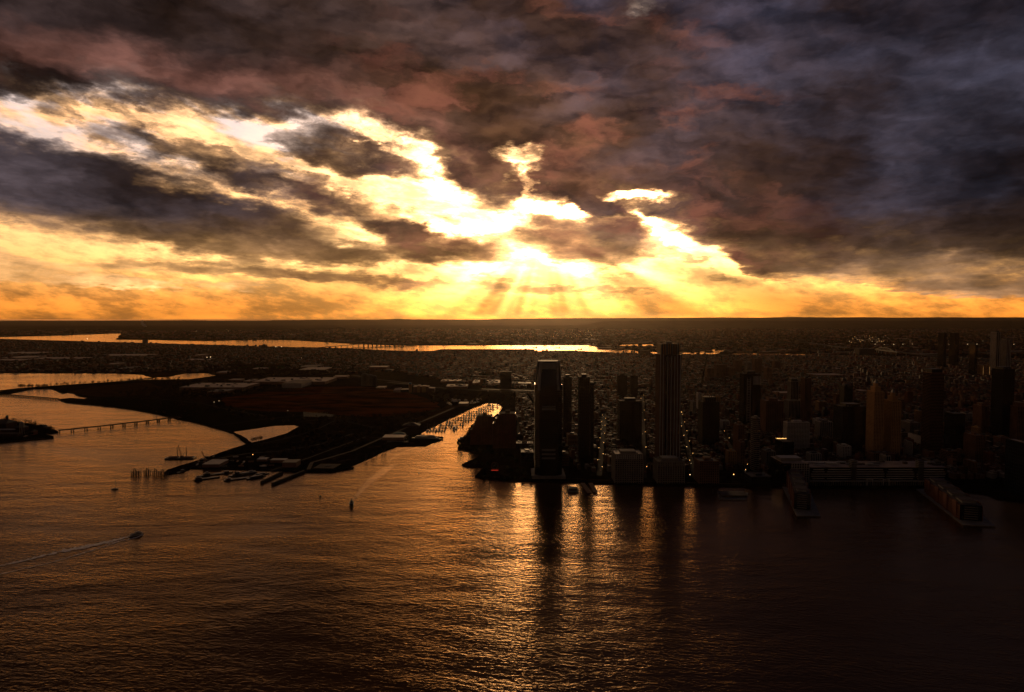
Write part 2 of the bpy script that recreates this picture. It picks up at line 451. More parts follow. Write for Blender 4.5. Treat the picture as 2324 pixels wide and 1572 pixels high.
class MB:
    """collects faces of one mesh"""
    def __init__(s):
        s.v, s.f, s.mi = [], [], []
    def quad(s, pts, mi=0):
        n = len(s.v)
        s.v += [tuple(p) for p in pts]
        s.f.append(tuple(range(n, n + len(pts))))
        s.mi.append(mi)
    def hexa(s, b, t, mi=0, mt=None, bottom=True):
        """prism between two rings of equal length"""
        n, k = len(s.v), len(b)
        s.v += [tuple(p) for p in b] + [tuple(p) for p in t]
        for i in range(k):
            j = (i + 1) % k
            s.f.append((n + i, n + j, n + k + j, n + k + i)); s.mi.append(mi)
        s.f.append(tuple(n + k + i for i in range(k))); s.mi.append(mi if mt is None else mt)
        if bottom:
            s.f.append(tuple(n + k - 1 - i for i in range(k))); s.mi.append(mi)
    def box(s, x0, x1, y0, y1, z0, z1, mi=0, mt=None, bottom=True):
        r = [(x0, y0), (x1, y0), (x1, y1), (x0, y1)]
        s.hexa([(a, b, z0) for a, b in r], [(a, b, z1) for a, b in r], mi, mt, bottom)
    def rbox(s, cx, cy, w, d, z0, z1, rz=0.0, mi=0, mt=None, bottom=True, top=1.0):
        c, q = math.cos(rz), math.sin(rz)
        r = [(-w / 2, -d / 2), (w / 2, -d / 2), (w / 2, d / 2), (-w / 2, d / 2)]
        P = lambda k, z: [(cx + a * k * c - b * k * q, cy + a * k * q + b * k * c, z) for a, b in r]
        s.hexa(P(1.0, z0), P(top, z1), mi, mt, bottom)
    def tube(s, p, q, r0, r1=None, n=6, mi=0):
        p, q = Vector(p), Vector(q)
        r1 = r0 if r1 is None else r1
        d = (q - p).normalized()
        a = d.cross(Vector((0, 0, 1))) if abs(d.z) < .95 else d.cross(Vector((1, 0, 0)))
        a.normalize(); b = d.cross(a)
        ring = lambda c, r: [c + a * (r * math.cos(2 * math.pi * i / n)) + b * (r * math.sin(2 * math.pi * i / n)) for i in range(n)]
        s.hexa(ring(p, r0), ring(q, r1), mi)
    def bar(s, p, q, w, h, mi=0):
        """rectangular beam from p to q, width w, height h"""
        p, q = Vector(p), Vector(q)
        d = (q - p).normalized()
        a = d.cross(Vector((0, 0, 1)))
        if a.length < 1e-4: a = Vector((1, 0, 0))
        a.normalize(); b = a.cross(d)
        f = lambda c: [c - a * w / 2 - b * h / 2, c + a * w / 2 - b * h / 2, c + a * w / 2 + b * h / 2, c - a * w / 2 + b * h / 2]
        s.hexa(f(p), f(q), mi)
    def poly(s, pts, z0, z1, mi=0, mt=None):
        """upright prism over any outline"""
        n, k = len(s.v), len(pts)
        s.v += [(p[0], p[1], z1) for p in pts] + [(p[0], p[1], z0) for p in pts]
        area = sum(pts[i][0] * pts[(i + 1) % k][1] - pts[(i + 1) % k][0] * pts[i][1] for i in range(k))
        for t in tessellate_polygon([[Vector((p[0], p[1], 0)) for p in pts]]):
            a, b, c = [pts[i] for i in t]
            ar = (b[0] - a[0]) * (c[1] - a[1]) - (c[0] - a[0]) * (b[1] - a[1])
            t = t if ar > 0 else tuple(reversed(t))
            s.f.append(tuple(n + i for i in t)); s.mi.append(mi if mt is None else mt)
        for i in range(k):
            j = (i + 1) % k
            f = (n + i, n + k + i, n + k + j, n + j)
            s.f.append(f if area > 0 else tuple(reversed(f))); s.mi.append(mi)
    def sheet(s, pts, z, mi=0):
        n = len(s.v)
        s.v += [(p[0], p[1], z) for p in pts]
        for t in tessellate_polygon([[Vector((p[0], p[1], 0)) for p in pts]]):
            a, b, c = [pts[i] for i in t]
            ar = (b[0] - a[0]) * (c[1] - a[1]) - (c[0] - a[0]) * (b[1] - a[1])
            s.f.append(tuple(n + i for i in (t if ar > 0 else tuple(reversed(t))))); s.mi.append(mi)
    def mesh(s, name, mats, smooth=False):
        me = bpy.data.meshes.new(name)
        me.from_pydata(s.v, [], s.f)
        for m in (mats if isinstance(mats, (list, tuple)) else [mats]):
            me.materials.append(m)
        me.polygons.foreach_set('material_index', s.mi)
        if smooth: me.polygons.foreach_set('use_smooth', [True] * len(s.f))
        me.update()
        return me
    def build(s, name, mats, parent=None, loc=None, smooth=False):
        o = bpy.data.objects.new(name, s.mesh(name, mats, smooth))
        if loc is not None: o.location = loc
        return link(o, parent)

def wobble(pts, amp, seed, step=None, closed=True):
    """subdivide an outline and make it uneven, as a natural shore is"""
    r = random.Random(seed)
    out = []
    k = len(pts)
    for i in range(k if closed else k - 1):
        a, b = Vector(pts[i][:2]), Vector(pts[(i + 1) % k][:2])
        L = (b - a).length
        m = max(1, int(L / step)) if step else 1
        m = min(m, 40)
        nrm = Vector((-(b - a).y, (b - a).x)).normalized() if L > 0 else Vector((0, 0))
        for j in range(m):
            t = j / m
            w = 0 if j == 0 else r.uniform(-amp, amp) * min(1.0, L / m / 8)
            out.append(a.lerp(b, t) + nrm * w)
    if not closed: out.append(Vector(pts[-1][:2]))
    return out
def px_poly(pts, z=0.0):
    return [at(a, b, z) for a, b in pts]
def strip(px_pts, w, z, hwid=None):
    """outline of a road along a line of surveyed points, width w metres"""
    P = [at(a, b, z) for a, b in px_pts]
    L, Rr = [], []
    for i, p in enumerate(P):
        a = P[max(0, i - 1)]; b = P[min(len(P) - 1, i + 1)]
        d = Vector((b.x - a.x, b.y - a.y)).normalized()
        n = Vector((-d.y, d.x)) * (w / 2)
        L.append(Vector((p.x, p.y)) + n); Rr.append(Vector((p.x, p.y)) - n)
    return L + Rr[::-1]

LAND = 2.6
# ------------------------------------------------------------------ water, land, hills
mb = MB()
mb.sheet([(-60000, -3000), (60000, -3000), (60000, 60000), (-60000, 60000)], 0.0)
tag(mb.build('harbour_water', WATER), kind='structure')

shore_px = [  # the mainland shore, from the left edge of the view to the right
    (-900, 905), (0, 896), (20, 895), (75, 884), (118, 884),
    # cove behind the footbridge
    (142, 894), (160, 890), (210, 890), (216, 893), (170, 896), (182, 901), (205, 904), (190, 907), (158, 905), (132, 908),
    # seawall walk
    (150, 915), (190, 919), (258, 924), (330, 936), (407, 950), (466, 967), (505, 977.5), (530, 985), (557, 1008), (574, 1011),
    (557, 1011), (508, 1027), (447, 1048), (407, 1060), (380, 1069), (372, 1076), (384, 1078), (420, 1070), (433, 1064.5), (520, 1066), (612, 1069),
    (690, 1073.5), (752, 1074), (803, 1064), (799, 1058), (823, 1048), (871, 1025), (901, 1014), (965, 1012.5), (978, 1007.5), (1004, 999), (1006, 994),
    # marina basin
    (953, 988), (958, 982), (975, 974), (1004, 958.5), (1038, 943.5), (1068, 928.5), (1096, 918), (1108, 914.5), (1131, 917), (1139, 921), (1141, 927),
    (1133, 938), (1121, 947), (1093, 955), (1068, 968), (1066, 980), (1056, 992), (1046, 1006), (1039, 1017), (1043, 1021), (1079, 1028.5), (1089, 1032), (1083, 1042),
    (1066, 1048), (1048, 1056.5), (1059, 1061), (1101, 1061.5), (1088, 1073), (1078, 1083), (1096, 1088), (1138, 1092), (1214, 1094),
    (1330, 1097), (1480, 1102), (1640, 1106), (1765, 1108), (1900, 1110), (2060, 1112), (2150, 1113), (2240, 1124), (2262, 1134), (2324, 1141), (2700, 1150), (3600, 1150)]
shore = [at(a, b) for a, b in shore_px]
out = [Vector((p.x, p.y)) for p in shore]
W = wobble(out, 1.6, 3, 18, closed=False)
poly = W + [Vector((45000, W[-1].y)), Vector((45000, 45000)), Vector((-45000, 45000)), Vector((-45000, W[0].y))]
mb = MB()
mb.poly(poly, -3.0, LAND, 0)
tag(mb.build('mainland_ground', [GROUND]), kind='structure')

def flat(name, pts, z, m, kind='structure', amp=0, step=60, seed=1):
    P = px_poly(pts, z)
    P = [Vector((p.x, p.y)) for p in P]
    if amp: P = wobble(P, amp, seed, step)
    b = MB(); b.sheet(P, z)
    return tag(b.build(name, m), kind=kind)

# tidal waters inland
flat('bay_water', [(-500, 766), (0, 766), (122, 763), (200, 760), (252, 758), (276, 758), (270, 763), (264, 769), (266, 772), (345, 772.5), (465, 775), (510, 774), (590, 771.5), (661, 773), (724, 776.5),
     (779, 780), (800, 782), (931, 785), (1043, 785), (1205, 784.2), (1333, 784.2), (1360, 789), (1394, 795.8), (1435, 795), (1447, 799), (1540, 801.5), (1636, 800.5), (1625, 804), (1560, 805), (1455, 804), (1400, 802.7), (1374, 800),
     (1293, 795.8), (1215, 797.8), (1212, 793), (1002, 793), (982, 797), (931, 797.4), (860, 794.8), (799, 791.7), (712, 788.7), (630, 788.5), (565, 788), (508, 783.6), (407, 782), (284, 777.5), (224, 776.5), (173, 774.5), (81, 772), (0, 769.5), (-500, 769)],
     LAND + 0.3, FARWATER, amp=14, step=300)
flat('river_water', [(1660, 804), (1700, 802.3), (1800, 803.5), (1870, 806), (1864, 807.5), (1760, 807.5), (1690, 806.5)], LAND + 0.3, FARWATER, amp=10, step=200)
flat('pool_water', [(1590, 796), (1640, 793), (1668, 796), (1640, 799), (1590, 800)], LAND + 0.3, FARWATER, amp=8, step=150)
flat('pool_water', [(1385, 783.7), (1440, 782.4), (1500, 783), (1512, 785), (1440, 786), (1395, 786)], LAND + 0.3, FARWATER, amp=8, step=150)
flat('inlet_water', [(-600, 847), (0, 847.6), (142, 848), (254, 847.6), (325, 851.7), (348, 858.6), (390, 853), (420, 848.6), (470, 848), (490, 853), (462, 857), (430, 861), (400, 861.5), (345, 862), (284, 865), (224, 869), (163, 873), (102, 877), (75, 879), (40, 881.8), (0, 886.2), (-600, 892)],
     LAND + 0.2, FARWATER, amp=5, step=80)
flat('pond_water', [(530, 980.7), (585, 973), (622, 967.5), (669, 966), (678, 968.5), (651, 983.7), (594, 1000), (572, 1005), (553, 992)], LAND + 0.15, POND, amp=2, step=30)

# land cover of the waterfront park and the far shore
flat('dry_meadow', [(500, 905), (560, 897), (640, 885), (720, 878), (800, 876), (880, 882), (930, 893), (960, 902), (990, 912), (1000, 925), (960, 935), (900, 943), (840, 946), (760, 942), (690, 935), (620, 934), (560, 930), (510, 921)], LAND + .08, MEADOW, amp=10, step=40, seed=5)
flat('park_lawn', [(150, 911), (260, 900), (420, 908), (500, 922), (600, 938), (690, 945), (660, 962), (590, 970), (530, 978), (470, 965), (330, 933)], LAND + .08, LAWN, amp=5, step=40, seed=6)
flat('park_lawn', [(812, 1046), (870, 1010), (940, 985), (955, 990), (900, 1010), (860, 1024), (822, 1044)], LAND + .08, LAWN, amp=2, step=25, seed=8)
flat('park_lawn', [(664, 1067), (752, 1069), (796, 1058), (770, 1053), (690, 1055)], LAND + .08, LAWN, amp=2, step=25, seed=8)
flat('park_lawn', [(960, 962), (1000, 945), (1040, 925), (1060, 918), (1020, 920), (985, 935), (940, 950)], LAND + .08, MARSH, amp=3, step=25, seed=9)
flat('salt_marsh', [(330, 852), (360, 846), (440, 845), (412, 850), (380, 857), (352, 857)], LAND + .35, MARSH, amp=6, step=50, seed=10)
flat('salt_marsh', [(150, 890), (230, 876), (330, 868), (370, 880), (330, 896), (240, 902), (200, 899)], LAND + .08, MARSH, amp=6, step=50, seed=11)
flat('park_lawn', [(520, 836), (590, 829), (660, 832), (650, 838), (590, 842), (530, 842)], LAND + .08, grass_mat('bright_lawn', (.010, .030, .004), (.022, .050, .006)), amp=8, step=60, seed=12)
mb = MB(); mb.poly([Vector((p.x, p.y)) for p in [at(a, b) for a, b in [(272, 868), (300, 864.6), (345, 859.2), (347, 860), (300, 865.8), (280, 868.6)]]], -1, LAND + 1.6)
tag(mb.build('breakwater', STONE), 'long low stone breakwater lying across the mouth of the inlet', 'breakwater')

# roads
def road(name, pts, w, z=LAND + .16, m=None):
    b = MB(); b.sheet(strip(pts, w, z), z)
    return tag(b.build(name, m or ASPH), kind='structure')
road('park_road', [(700, 1066), (708, 1050), (745, 1040), (800, 1024), (850, 1002), (920, 972), (975, 950), (1010, 935), (1030, 926)], 9, m=PAVE)
road('park_path', [(614, 1069), (640, 1060), (700, 1040), (780, 1010), (830, 992)], 5)
road('park_path', [(480, 968), (540, 960), (600, 952), (680, 944), (740, 948), (800, 960), (850, 972)], 4)
road('park_path', [(574, 1010), (630, 1000), (690, 985), (730, 970), (760, 955)], 4)
road('park_road', [(440, 1052), (500, 1040), (560, 1030), (640, 1024), (720, 1010), (800, 985)], 8)
road('park_path', [(170, 908), (260, 902), (360, 906), (450, 915), (520, 930), (600, 945)], 4)
road('park_path', [(560, 905), (640, 900), (720, 893), (800, 890), (880, 895)], 4)
road('highway', [(880, 868), (930, 873), (990, 880), (1060, 885), (1120, 888), (1214, 890)], 22)
road('highway', [(800, 852), (860, 862), (930, 870)], 16)

# ridges on the horizon
def ridge(name, Y, prof, depth, seed, base=0.0):
    """a long wooded ridge: crest heights read along the horizon, sloping down towards us and away"""
    b = MB()
    n = len(prof)
    r = random.Random(seed)
    xs = []
    for i in range(n - 1):
        for j in range(8):
            t = j / 8
            px = prof[i][0] * (1 - t) + prof[i + 1][0] * t
            py = prof[i][1] * (1 - t) + prof[i + 1][1] * t
            xs.append((px, py + r.uniform(-.25, .25)))
    xs.append(prof[-1])
    rows = [(-depth, 0.0), (-depth * .55, .38), (-depth * .2, .86), (0, 1.0), (depth * .4, .8), (depth, 0.0)]
    for (px, py) in xs:
        top = on_plane_y(px, py, Y)
        for (dy, k) in rows:
            jit = 1 + r.uniform(-.05, .05) if 0 < k < 1 else 1
            b.v.append((top.x, Y + dy, max(LAND, top.z * k * jit)))
    m = len(rows)
    for i in range(len(xs) - 1):
        for k in range(m - 1):
            a = i * m + k
            b.f.append((a, a + m, a + m + 1, a + 1)); b.mi.append(0)
    return tag(b.build(name, HILL, smooth=True), kind='structure')
ridge('far_hills', 30000, [(-900, 731), (-300, 731.5), (0, 730.5), (60, 730), (130, 731), (230, 729), (330, 727.6), (430, 727.4), (480, 729), (560, 730.6), (605, 730), (620, 727.4), (680, 727), (760, 726), (860, 726), (900, 724.6), (930, 725.6),
    (1000, 725.6), (1090, 726), (1150, 724.2), (1270, 723), (1400, 722.6), (1540, 722), (1640, 721), (1720, 721.5), (1800, 720.2), (1900, 721), (1960, 720.4), (2040, 721.6), (2120, 720.6), (2200, 721.2), (2324, 720.8), (2700, 721), (3300, 722)], 6000, 3)
ridge('near_hills', 20000, [(1300, 739.5), (1345, 736), (1368, 730), (1420, 729), (1520, 728.6), (1600, 729), (1700, 728), (1800, 729), (1900, 728.2), (2000, 729), (2100, 728.4), (2230, 729), (2400, 728.6), (3000, 729)], 2500, 4)
ridge('near_hills', 16500, [(-900, 742), (0, 742), (200, 741), (400, 742.5), (640, 741.5), (760, 744)], 1500, 5)
ridge('near_hills', 17500, [(1000, 741), (1130, 740), (1240, 739.5), (1330, 740.5), (1500, 742), (1620, 743)], 1200, 6)

# thin evening haze over the whole place
def haze_box():
    b = MB(); b.box(-44000, 44000, -2800, 39000, -4.2, 480)
    m = bpy.data.materials.new('evening_haze')
    m.use_nodes = True
    nt = m.node_tree
    nt.nodes.clear()
    v = nt.nodes.new('ShaderNodeVolumePrincipled')
    v.inputs['Color'].default_value = (.92, .78, .64, 1)
    v.inputs['Density'].default_value = HAZE
    v.inputs['Anisotropy'].default_value = 0.88
    o = nt.nodes.new('ShaderNodeOutputMaterial')
    nt.links.new(v.outputs[0], o.inputs['Volume'])
    tag(b.build('haze', m), kind='stuff')
HAZE = 5.0e-6
haze_box()
sc.cycles.volume_bounces = 0
sc.cycles.max_bounces = 5
sc.cycles.diffuse_bounces = 2
sc.cycles.glossy_bounces = 3

# ------------------------------------------------------------------ building materials
GLASS = mat('dark_glass', (.006, .007, .009), 0.10, 0.5, var=0.3, scale=0.03)
BLUEGL = mat('blue_glass', (.006, .010, .016), 0.12, 0.5, var=0.3, scale=0.03)
BLACKP = mat('black_panel', (.012, .012, .013), 0.5, 0.3, var=0.2)
STEEL = mat('grey_steel', (.16, .15, .15), 0.45, 0.5, var=0.15)
DKSTEEL = mat('dark_steel', (.030, .026, .024), 0.6, 0.4, var=0.2)
CONC = mat('grey_concrete', (.20, .17, .15), 0.8, 0.25, var=0.2)
PALE = mat('pale_panel', (.42, .38, .36), 0.6, 0.3, var=0.12)
WHITE = mat('white_paint', (.72, .68, .64), 0.45, 0.4, var=0.06)
BROWN = mat('brown_masonry', (.17, .085, .055), 0.85, 0.2, var=0.2)
TAN = mat('tan_masonry', (.34, .19, .085), 0.85, 0.2, var=0.15)
BRICK = mat('red_brick', (.13, .045, .030), 0.9, 0.15, var=0.25)
DKBRICK = mat('dark_brick', (.055, .026, .020), 0.9, 0.15, var=0.25)
ROOFP = mat('pale_roof', (.30, .20, .145), 0.55, 0.25, var=0.3, scale=0.04)
ROOFG = mat('grey_roof', (.085, .060, .048), 0.65, 0.10, var=0.35, scale=0.06)
ROOFD = mat('dark_roof', (.030, .026, .024), 0.55, 0.4, var=0.3, scale=0.06)
SHED = mat('shed_metal', (.30, .25, .22), 0.5, 0.4, var=0.15)
RUST = mat('rusty_steel', (.14, .050, .025), 0.75, 0.3, var=0.4, scale=0.3)
WOOD = mat('weathered_timber', (.060, .040, .028), 0.85, 0.2, var=0.3, scale=0.5)
HULLD = mat('dark_hull', (.018, .016, .018), 0.4, 0.5, var=0.1)
HULLW = mat('white_hull', (.45, .42, .40), 0.35, 0.5, var=0.08)
FOAM = mat('wake_foam', (.80, .66, .60), 0.38, 1.0, var=0.35, scale=0.25)
CYAN = mat('teal_dome', (.03, .14, .18), 0.4, 0.5, var=0.1)
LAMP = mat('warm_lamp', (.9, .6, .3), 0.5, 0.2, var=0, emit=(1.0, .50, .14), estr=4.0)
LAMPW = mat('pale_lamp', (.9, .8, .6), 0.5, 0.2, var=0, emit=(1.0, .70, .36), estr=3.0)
REDL = mat('red_lamp', (.5, .03, .02), 0.5, 0.2, var=0, emit=(1.0, .06, .03), estr=0.35)
LITWIN = mat('lit_window', (.4, .25, .1), 0.5, 0.2, var=0, emit=(1.0, .50, .16), estr=0.55)
FOLI = mat('winter_foliage', (.034, .020, .010), 0.95, 0.0, var=0.5, scale=0.3)
FOLG = mat('evergreen_foliage', (.020, .026, .010), 0.95, 0.05, var=0.5, scale=0.3)
BARK = mat('bark', (.040, .028, .020), 0.95, 0.05, var=0.3, scale=0.5)

class Thing:
    def __init__(s, name, label, cat, loc, group=None, rz=0.0, kind=None):
        s.o = empty(name, loc, rz)
        tag(s.o, label, cat, group, kind)
        s.loc = Vector(loc)
    def part(s, name, mb, mats, kind=None, parent=None, label=None, smooth=False):
        o = mb.build(name, mats, parent or s.o, smooth=smooth)
        return tag(o, label=label, kind=kind)

FOOT = []   # occupied ground: x0, x1, y0, y1
def clear_of(x, y, m=4.0):
    for (a, b, c, d) in FOOT:
        if a - m < x < b + m and c - m < y < d + m: return False
    return True

def place(xl, xr, ytop, ybase, depth, z0=LAND):
    """size and place of a building from its outline as surveyed from the deck"""
    xm = (xl + xr) / 2
    Y = at(xm, ybase, z0).y
    zb = on_plane_y(xm, ybase, Y)
    a = on_plane_y(xl, ybase, Y + (depth if xl > PW / 2 else 0)).x
    b = on_plane_y(xr, ybase, Y + (depth if xr < PW / 2 else 0)).x
    top = on_plane_y(xm, ytop, Y + depth * .5).z
    FOOT.append((a, b, Y, Y + depth))
    return (a + b) / 2, Y + depth / 2, b - a, top - z0

def facade_grid(w, d, z0, z1, bay, floor, pier, span, proud):
    """piers and floor spandrels standing proud of the glass on all four sides"""
    g = MB()
    for (L, D, rz) in ((w, d, 0), (d, w, R(90)), (w, d, R(180)), (d, w, R(270))):
        c, q = math.cos(rz), math.sin(rz)
        n = max(2, round(L / bay))
        off = -D / 2 - proud / 2 + .02
        for i in range(n + 1):
            u = -L / 2 + L * i / n
            if pier > 0: g.rbox(u * c - off * q, u * q + off * c, pier, proud, z0, z1, rz, bottom=False)
        k = max(2, round((z1 - z0) / floor))
        off2 = -D / 2 - proud * .35
        for j in range(1, k + 1):
            z = z0 + (z1 - z0) * j / k
            if span > 0: g.rbox(-off2 * q, off2 * c, L, proud * .7, z - span, z - .02, rz)
    return g

def penthouse(T, w, d, h, z, m=BLACKP, dx=0, dy=0):
    b = MB(); b.box(dx - w / 2, dx + w / 2, dy - d / 2, dy + d / 2, z, z + h)
    T.part('mechanical_penthouse', b, [m])
def parapet_roof(T, w, d, z, m, t=.6, h=1.3, wallm=None):
    b = MB()
    b.box(-w / 2 + t, w / 2 - t, -d / 2 + t, d / 2 - t, z - .3, z + .05, 0)
    T.part('roof', b, [m])
    p = MB()
    p.box(-w / 2, w / 2, -d / 2, -d / 2 + t, z - .3, z + h); p.box(-w / 2, w / 2, d / 2 - t, d / 2, z - .3, z + h)
    p.box(-w / 2, -w / 2 + t, -d / 2 + t, d / 2 - t, z - .3, z + h - .01); p.box(w / 2 - t, w / 2, -d / 2 + t, d / 2 - t, z - .3, z + h - .01)
    T.part('parapet', p, [wallm or m])
def roof_units(T, w, d, z, n, seed, m=STEEL):
    r = random.Random(seed)
    for i in range(n):
        a, c = r.uniform(2, 5), r.uniform(2, 5)
        x, y = r.uniform(-w * .4, w * .4), r.uniform(-d * .4, d * .4)
        b = MB(); b.box(x - a / 2, x + a / 2, y - c / 2, y + c / 2, z, z + r.uniform(1.2, 3))
        T.part('roof_unit', b, [m])

def tower(label, xl, xr, ytop, ybase, depth, style='grid', wallm=BROWN, glass=GLASS, roofm=ROOFG, bay=4.5, floor=3.6, pier=1.4, span=1.3, proud=.5,
          name='high_rise', cat='tower', pent=.5, penth=7, units=3, crown=None, seed=0, group=None):
    x, y, w, h = place(xl, xr, ytop, ybase, depth)
    if pent: h -= penth * .6
    h = max(h, 8)
    T = Thing(name, label, cat, (x, y, LAND), group)
    b = MB(); b.box(-w / 2, w / 2, -depth / 2, depth / 2, -1, h)
    T.part('wall', b, [glass if style != 'blank' else wallm])
    if style == 'grid':
        T.part('facade_grid', facade_grid(w, depth, 0, h, bay, floor, pier, span, proud), [wallm], kind='stuff')
    elif style == 'bands':
        T.part('floor_bands', facade_grid(w, depth, 0, h, 999, floor, 0, span, proud), [wallm], kind='stuff')
    elif style == 'piers':
        T.part('facade_piers', facade_grid(w, depth, 0, h, bay, 999, pier, 0, proud), [wallm], kind='stuff')
    elif style == 'glass':
        T.part('mullions', facade_grid(w, depth, 0, h, bay, floor * 2, .22, .25, .18), [wallm], kind='stuff')
    parapet_roof(T, w, depth, h, roofm, wallm=wallm)
    if pent: penthouse(T, w * pent, depth * pent, penth, h + .04, wallm if style == 'grid' else BLACKP)
    roof_units(T, w, depth, h + .05, units, seed + int(xl))
    T.w, T.h, T.d = w, h, depth
    return T

# ------------------------------------------------------------------ the tall tapered glass tower on the point
def point_tower():
    x, y, w, h = place(1212, 1276, 819, 1086, 62)
    T = Thing('office_tower', 'tall dark glass tower with a tapered crown, on the river front beside the dark point', 'tower', (x, y, LAND))
    d = 62
    ch = w * .16
    def ring(k, z):
        a, b = w / 2 * k, d / 2 * k
        c = ch * k
        return [(-a + c, -b, z), (a - c, -b, z), (a, -b + c, z), (a, b - c, z), (a - c, b, z), (-a + c, b, z), (-a, b - c, z), (-a, -b + c, z)]
    zs = h * .80
    b = MB(); b.hexa(ring(1, -1), ring(1, zs))
    T.part('wall', b, [GLASS])
    c = MB(); c.hexa(ring(.97, zs + .02), ring(.76, h - 3))
    cr = T.part('crown', c, [BLUEGL])
    # stone-clad frame of the crown: two legs and a lintel standing on the front and back
    for s in (-1, 1):
        f = MB()
        for e in (-1, 1):
            f.bar((e * w * .36, s * d * .487, zs - 12), (e * w * .30, s * d * .405, h - 2), 6, 2.0)
        f.bar((-w * .33, s * d * .415, h - 10), (w * .33, s * d * .415, h - 10), 2.0, 14)
        T.part('crown_frame', f, [STEEL], parent=cr)
    rim = MB()
    R0, R1 = ring(.76, h - 3), ring(.74, h)
    rim.hexa(R0, R1)
    T.part('roof', rim, [DKSTEEL])
    for e in (-1, 1):
        f = MB(); f.bar((e * w * .455, -d * .33, zs + 6), (e * w * .392, -d * .30, h + .5), 1.0, 3.0)
        T.part('edge_fin', f, [STEEL])
    g = MB()
    n = int(zs / 4.1)
    for j in range(1, n):
        r0 = ring(1.004, j * zs / n - .5); r1 = ring(1.004, j * zs / n)
        g.hexa(r0, r1)
    T.part('floor_bands', g, [BLACKP], kind='stuff')
    for (za, zb) in ((.585, .600), (.610, .622), (.235, .25), (.20, .213), (.165, .178)):
        p = MB(); p.box(-w * .25, w * .25, -d / 2 - .5, -d / 2 - .12, h * za, h * zb)
        T.part('louvre_band', p, [STEEL])
    bay = MB(); bay.box(-w * .26, w * .26, -d / 2 - 1.6, -d / 2 - .01, 0, h * .155)
    T.part('entrance_bay', bay, [GLASS])
    b = MB(); b.box(-w * .62, w * .62, -d * .62, d * .62, -1, 6)
    T.part('plinth', b, [CONC])
point_tower()

# ------------------------------------------------------------------ the tallest tower with vertical fins
def finned_tower():
    d = 46
    x, y, w, h = place(1486, 1543, 781, 1052, d)
    T = Thing('residential_tower', 'tallest tower, slender with pale vertical fins and a stepped-in crown', 'tower', (x, y, LAND))
    hb = h * .915
    b = MB(); b.box(-w / 2, w / 2, -d / 2, d / 2, -1, hb)
    T.part('wall', b, [GLASS])
    c = MB(); c.box(-w * .455, w * .455, -d * .455, d * .455, hb, h)
    cr = T.part('crown', c, [BLACKP])
    xs = [-.47, -.40, -.335, -.27, -.13, -.04, .04, .13, .20, .27, .335, .40, .47]
    for i, u in enumerate(xs):
        top = hb if abs(u) > .25 else hb * .985
        for s in (-1, 1):
            f = MB(); f.box(u * w - .8, u * w + .8, s * (d / 2 + .45) - .44, s * (d / 2 + .45) + .44, 0, top)
            T.part('fin', f, [PALE if i % 2 == 0 else BROWN])
    for i in range(7):
        v = -.45 + .15 * i
        for s in (-1, 1):
            f = MB(); f.box(s * (w / 2 + .45) - .44, s * (w / 2 + .45) + .44, v * d - .7, v * d + .7, 0, hb)
            T.part('fin', f, [BROWN])
    for i in range(11):
        u = -.42 + .084 * i
        f = MB(); f.box(u * w - .7, u * w + .7, -d * .455 - 1.3, -d * .455 - .05, hb, h + (2.5 if i in (3, 4, 6, 7) else 1))
        T.part('crown_fin', f, [TAN if i % 3 else STEEL], parent=cr)
    rf = MB(); rf.box(-w * .44, w * .44, -d * .44, d * .44, h - .2, h + .3)
    T.part('roof', rf, [ROOFG])
    fl = facade_grid(w, d, 0, hb, 999, 3.4, 0, .35, .3)
    T.part('floor_bands', fl, [BLACKP], kind='stuff')
    penthouse(T, w * .3, d * .3, 5, h + .31, STEEL)
finned_tower()

# ------------------------------------------------------------------ the other towers, left to right
TW = {}
def tw(key, *a, **k):
    TW[key] = tower(*a, **k); return TW[key]
tw('slab', 'narrow dark slab tower close behind the tapered glass tower', 1277, 1297, 853, 1000, 30, 'glass', DKSTEEL, units=2)
tw('blacktall', 'slim black tower with a flat top between the tapered tower and the broad dark block', 1311, 1337, 852, 1056, 34, 'glass', BLACKP, units=3)
tw('blackside', 'lower black wing against the right side of the slim black tower', 1337.5, 1347, 869, 1056, 30, 'glass', BLACKP, pent=0)
tw('rear1', 'left one of two small dark towers far behind the broad dark block', 1400, 1423, 850, 905, 32, 'grid', DKBRICK)
tw('rear2', 'lit-capped right one of two small dark towers far behind the broad dark block', 1429, 1447, 851, 907, 30, 'grid', DKBRICK, roofm=ROOFP, penth=5)
tw('broad', 'broad black glass block tower left of the tallest tower', 1401, 1456, 906, 1018, 40, 'glass', BLACKP, roofm=ROOFG)
T = tw('podium1', 'waterfront office block with pale roof and top-floor columns, left of the tallest tower', 1388, 1459, 1024, 1097, 48, 'grid', CONC, roofm=ROOFP, bay=5, floor=4, name='office_block', cat='office block', pent=.55, penth=5)
for i in range(15):
    b = MB(); u = -.46 + .92 * i / 14
    b.box(u * T.w - .7, u * T.w + .7, -T.d / 2 - 1.3, -T.d / 2 - .55, T.h - 10, T.h - .4)
    T.part('column', b, [PALE])
T = tw('podium2', 'wide waterfront office block at the foot of the tallest tower', 1482, 1553, 1040, 1097.5, 46, 'grid', CONC, roofm=ROOFG, bay=5, floor=4, name='office_block', cat='office block', pent=.6, penth=6)
for i in range(15):
    b = MB(); u = -.46 + .92 * i / 14
    b.box(u * T.w - .7, u * T.w + .7, -T.d / 2 - 1.3, -T.d / 2 - .55, T.h - 9, T.h - .4)
    T.part('column', b, [CONC])
T = tw('crowned', 'dark tower with a spiky stepped crown, right of the tallest tower', 1584, 1631, 905, 1016, 42, 'grid', BLACKP, roofm=ROOFD, bay=4, pent=.72, penth=13)
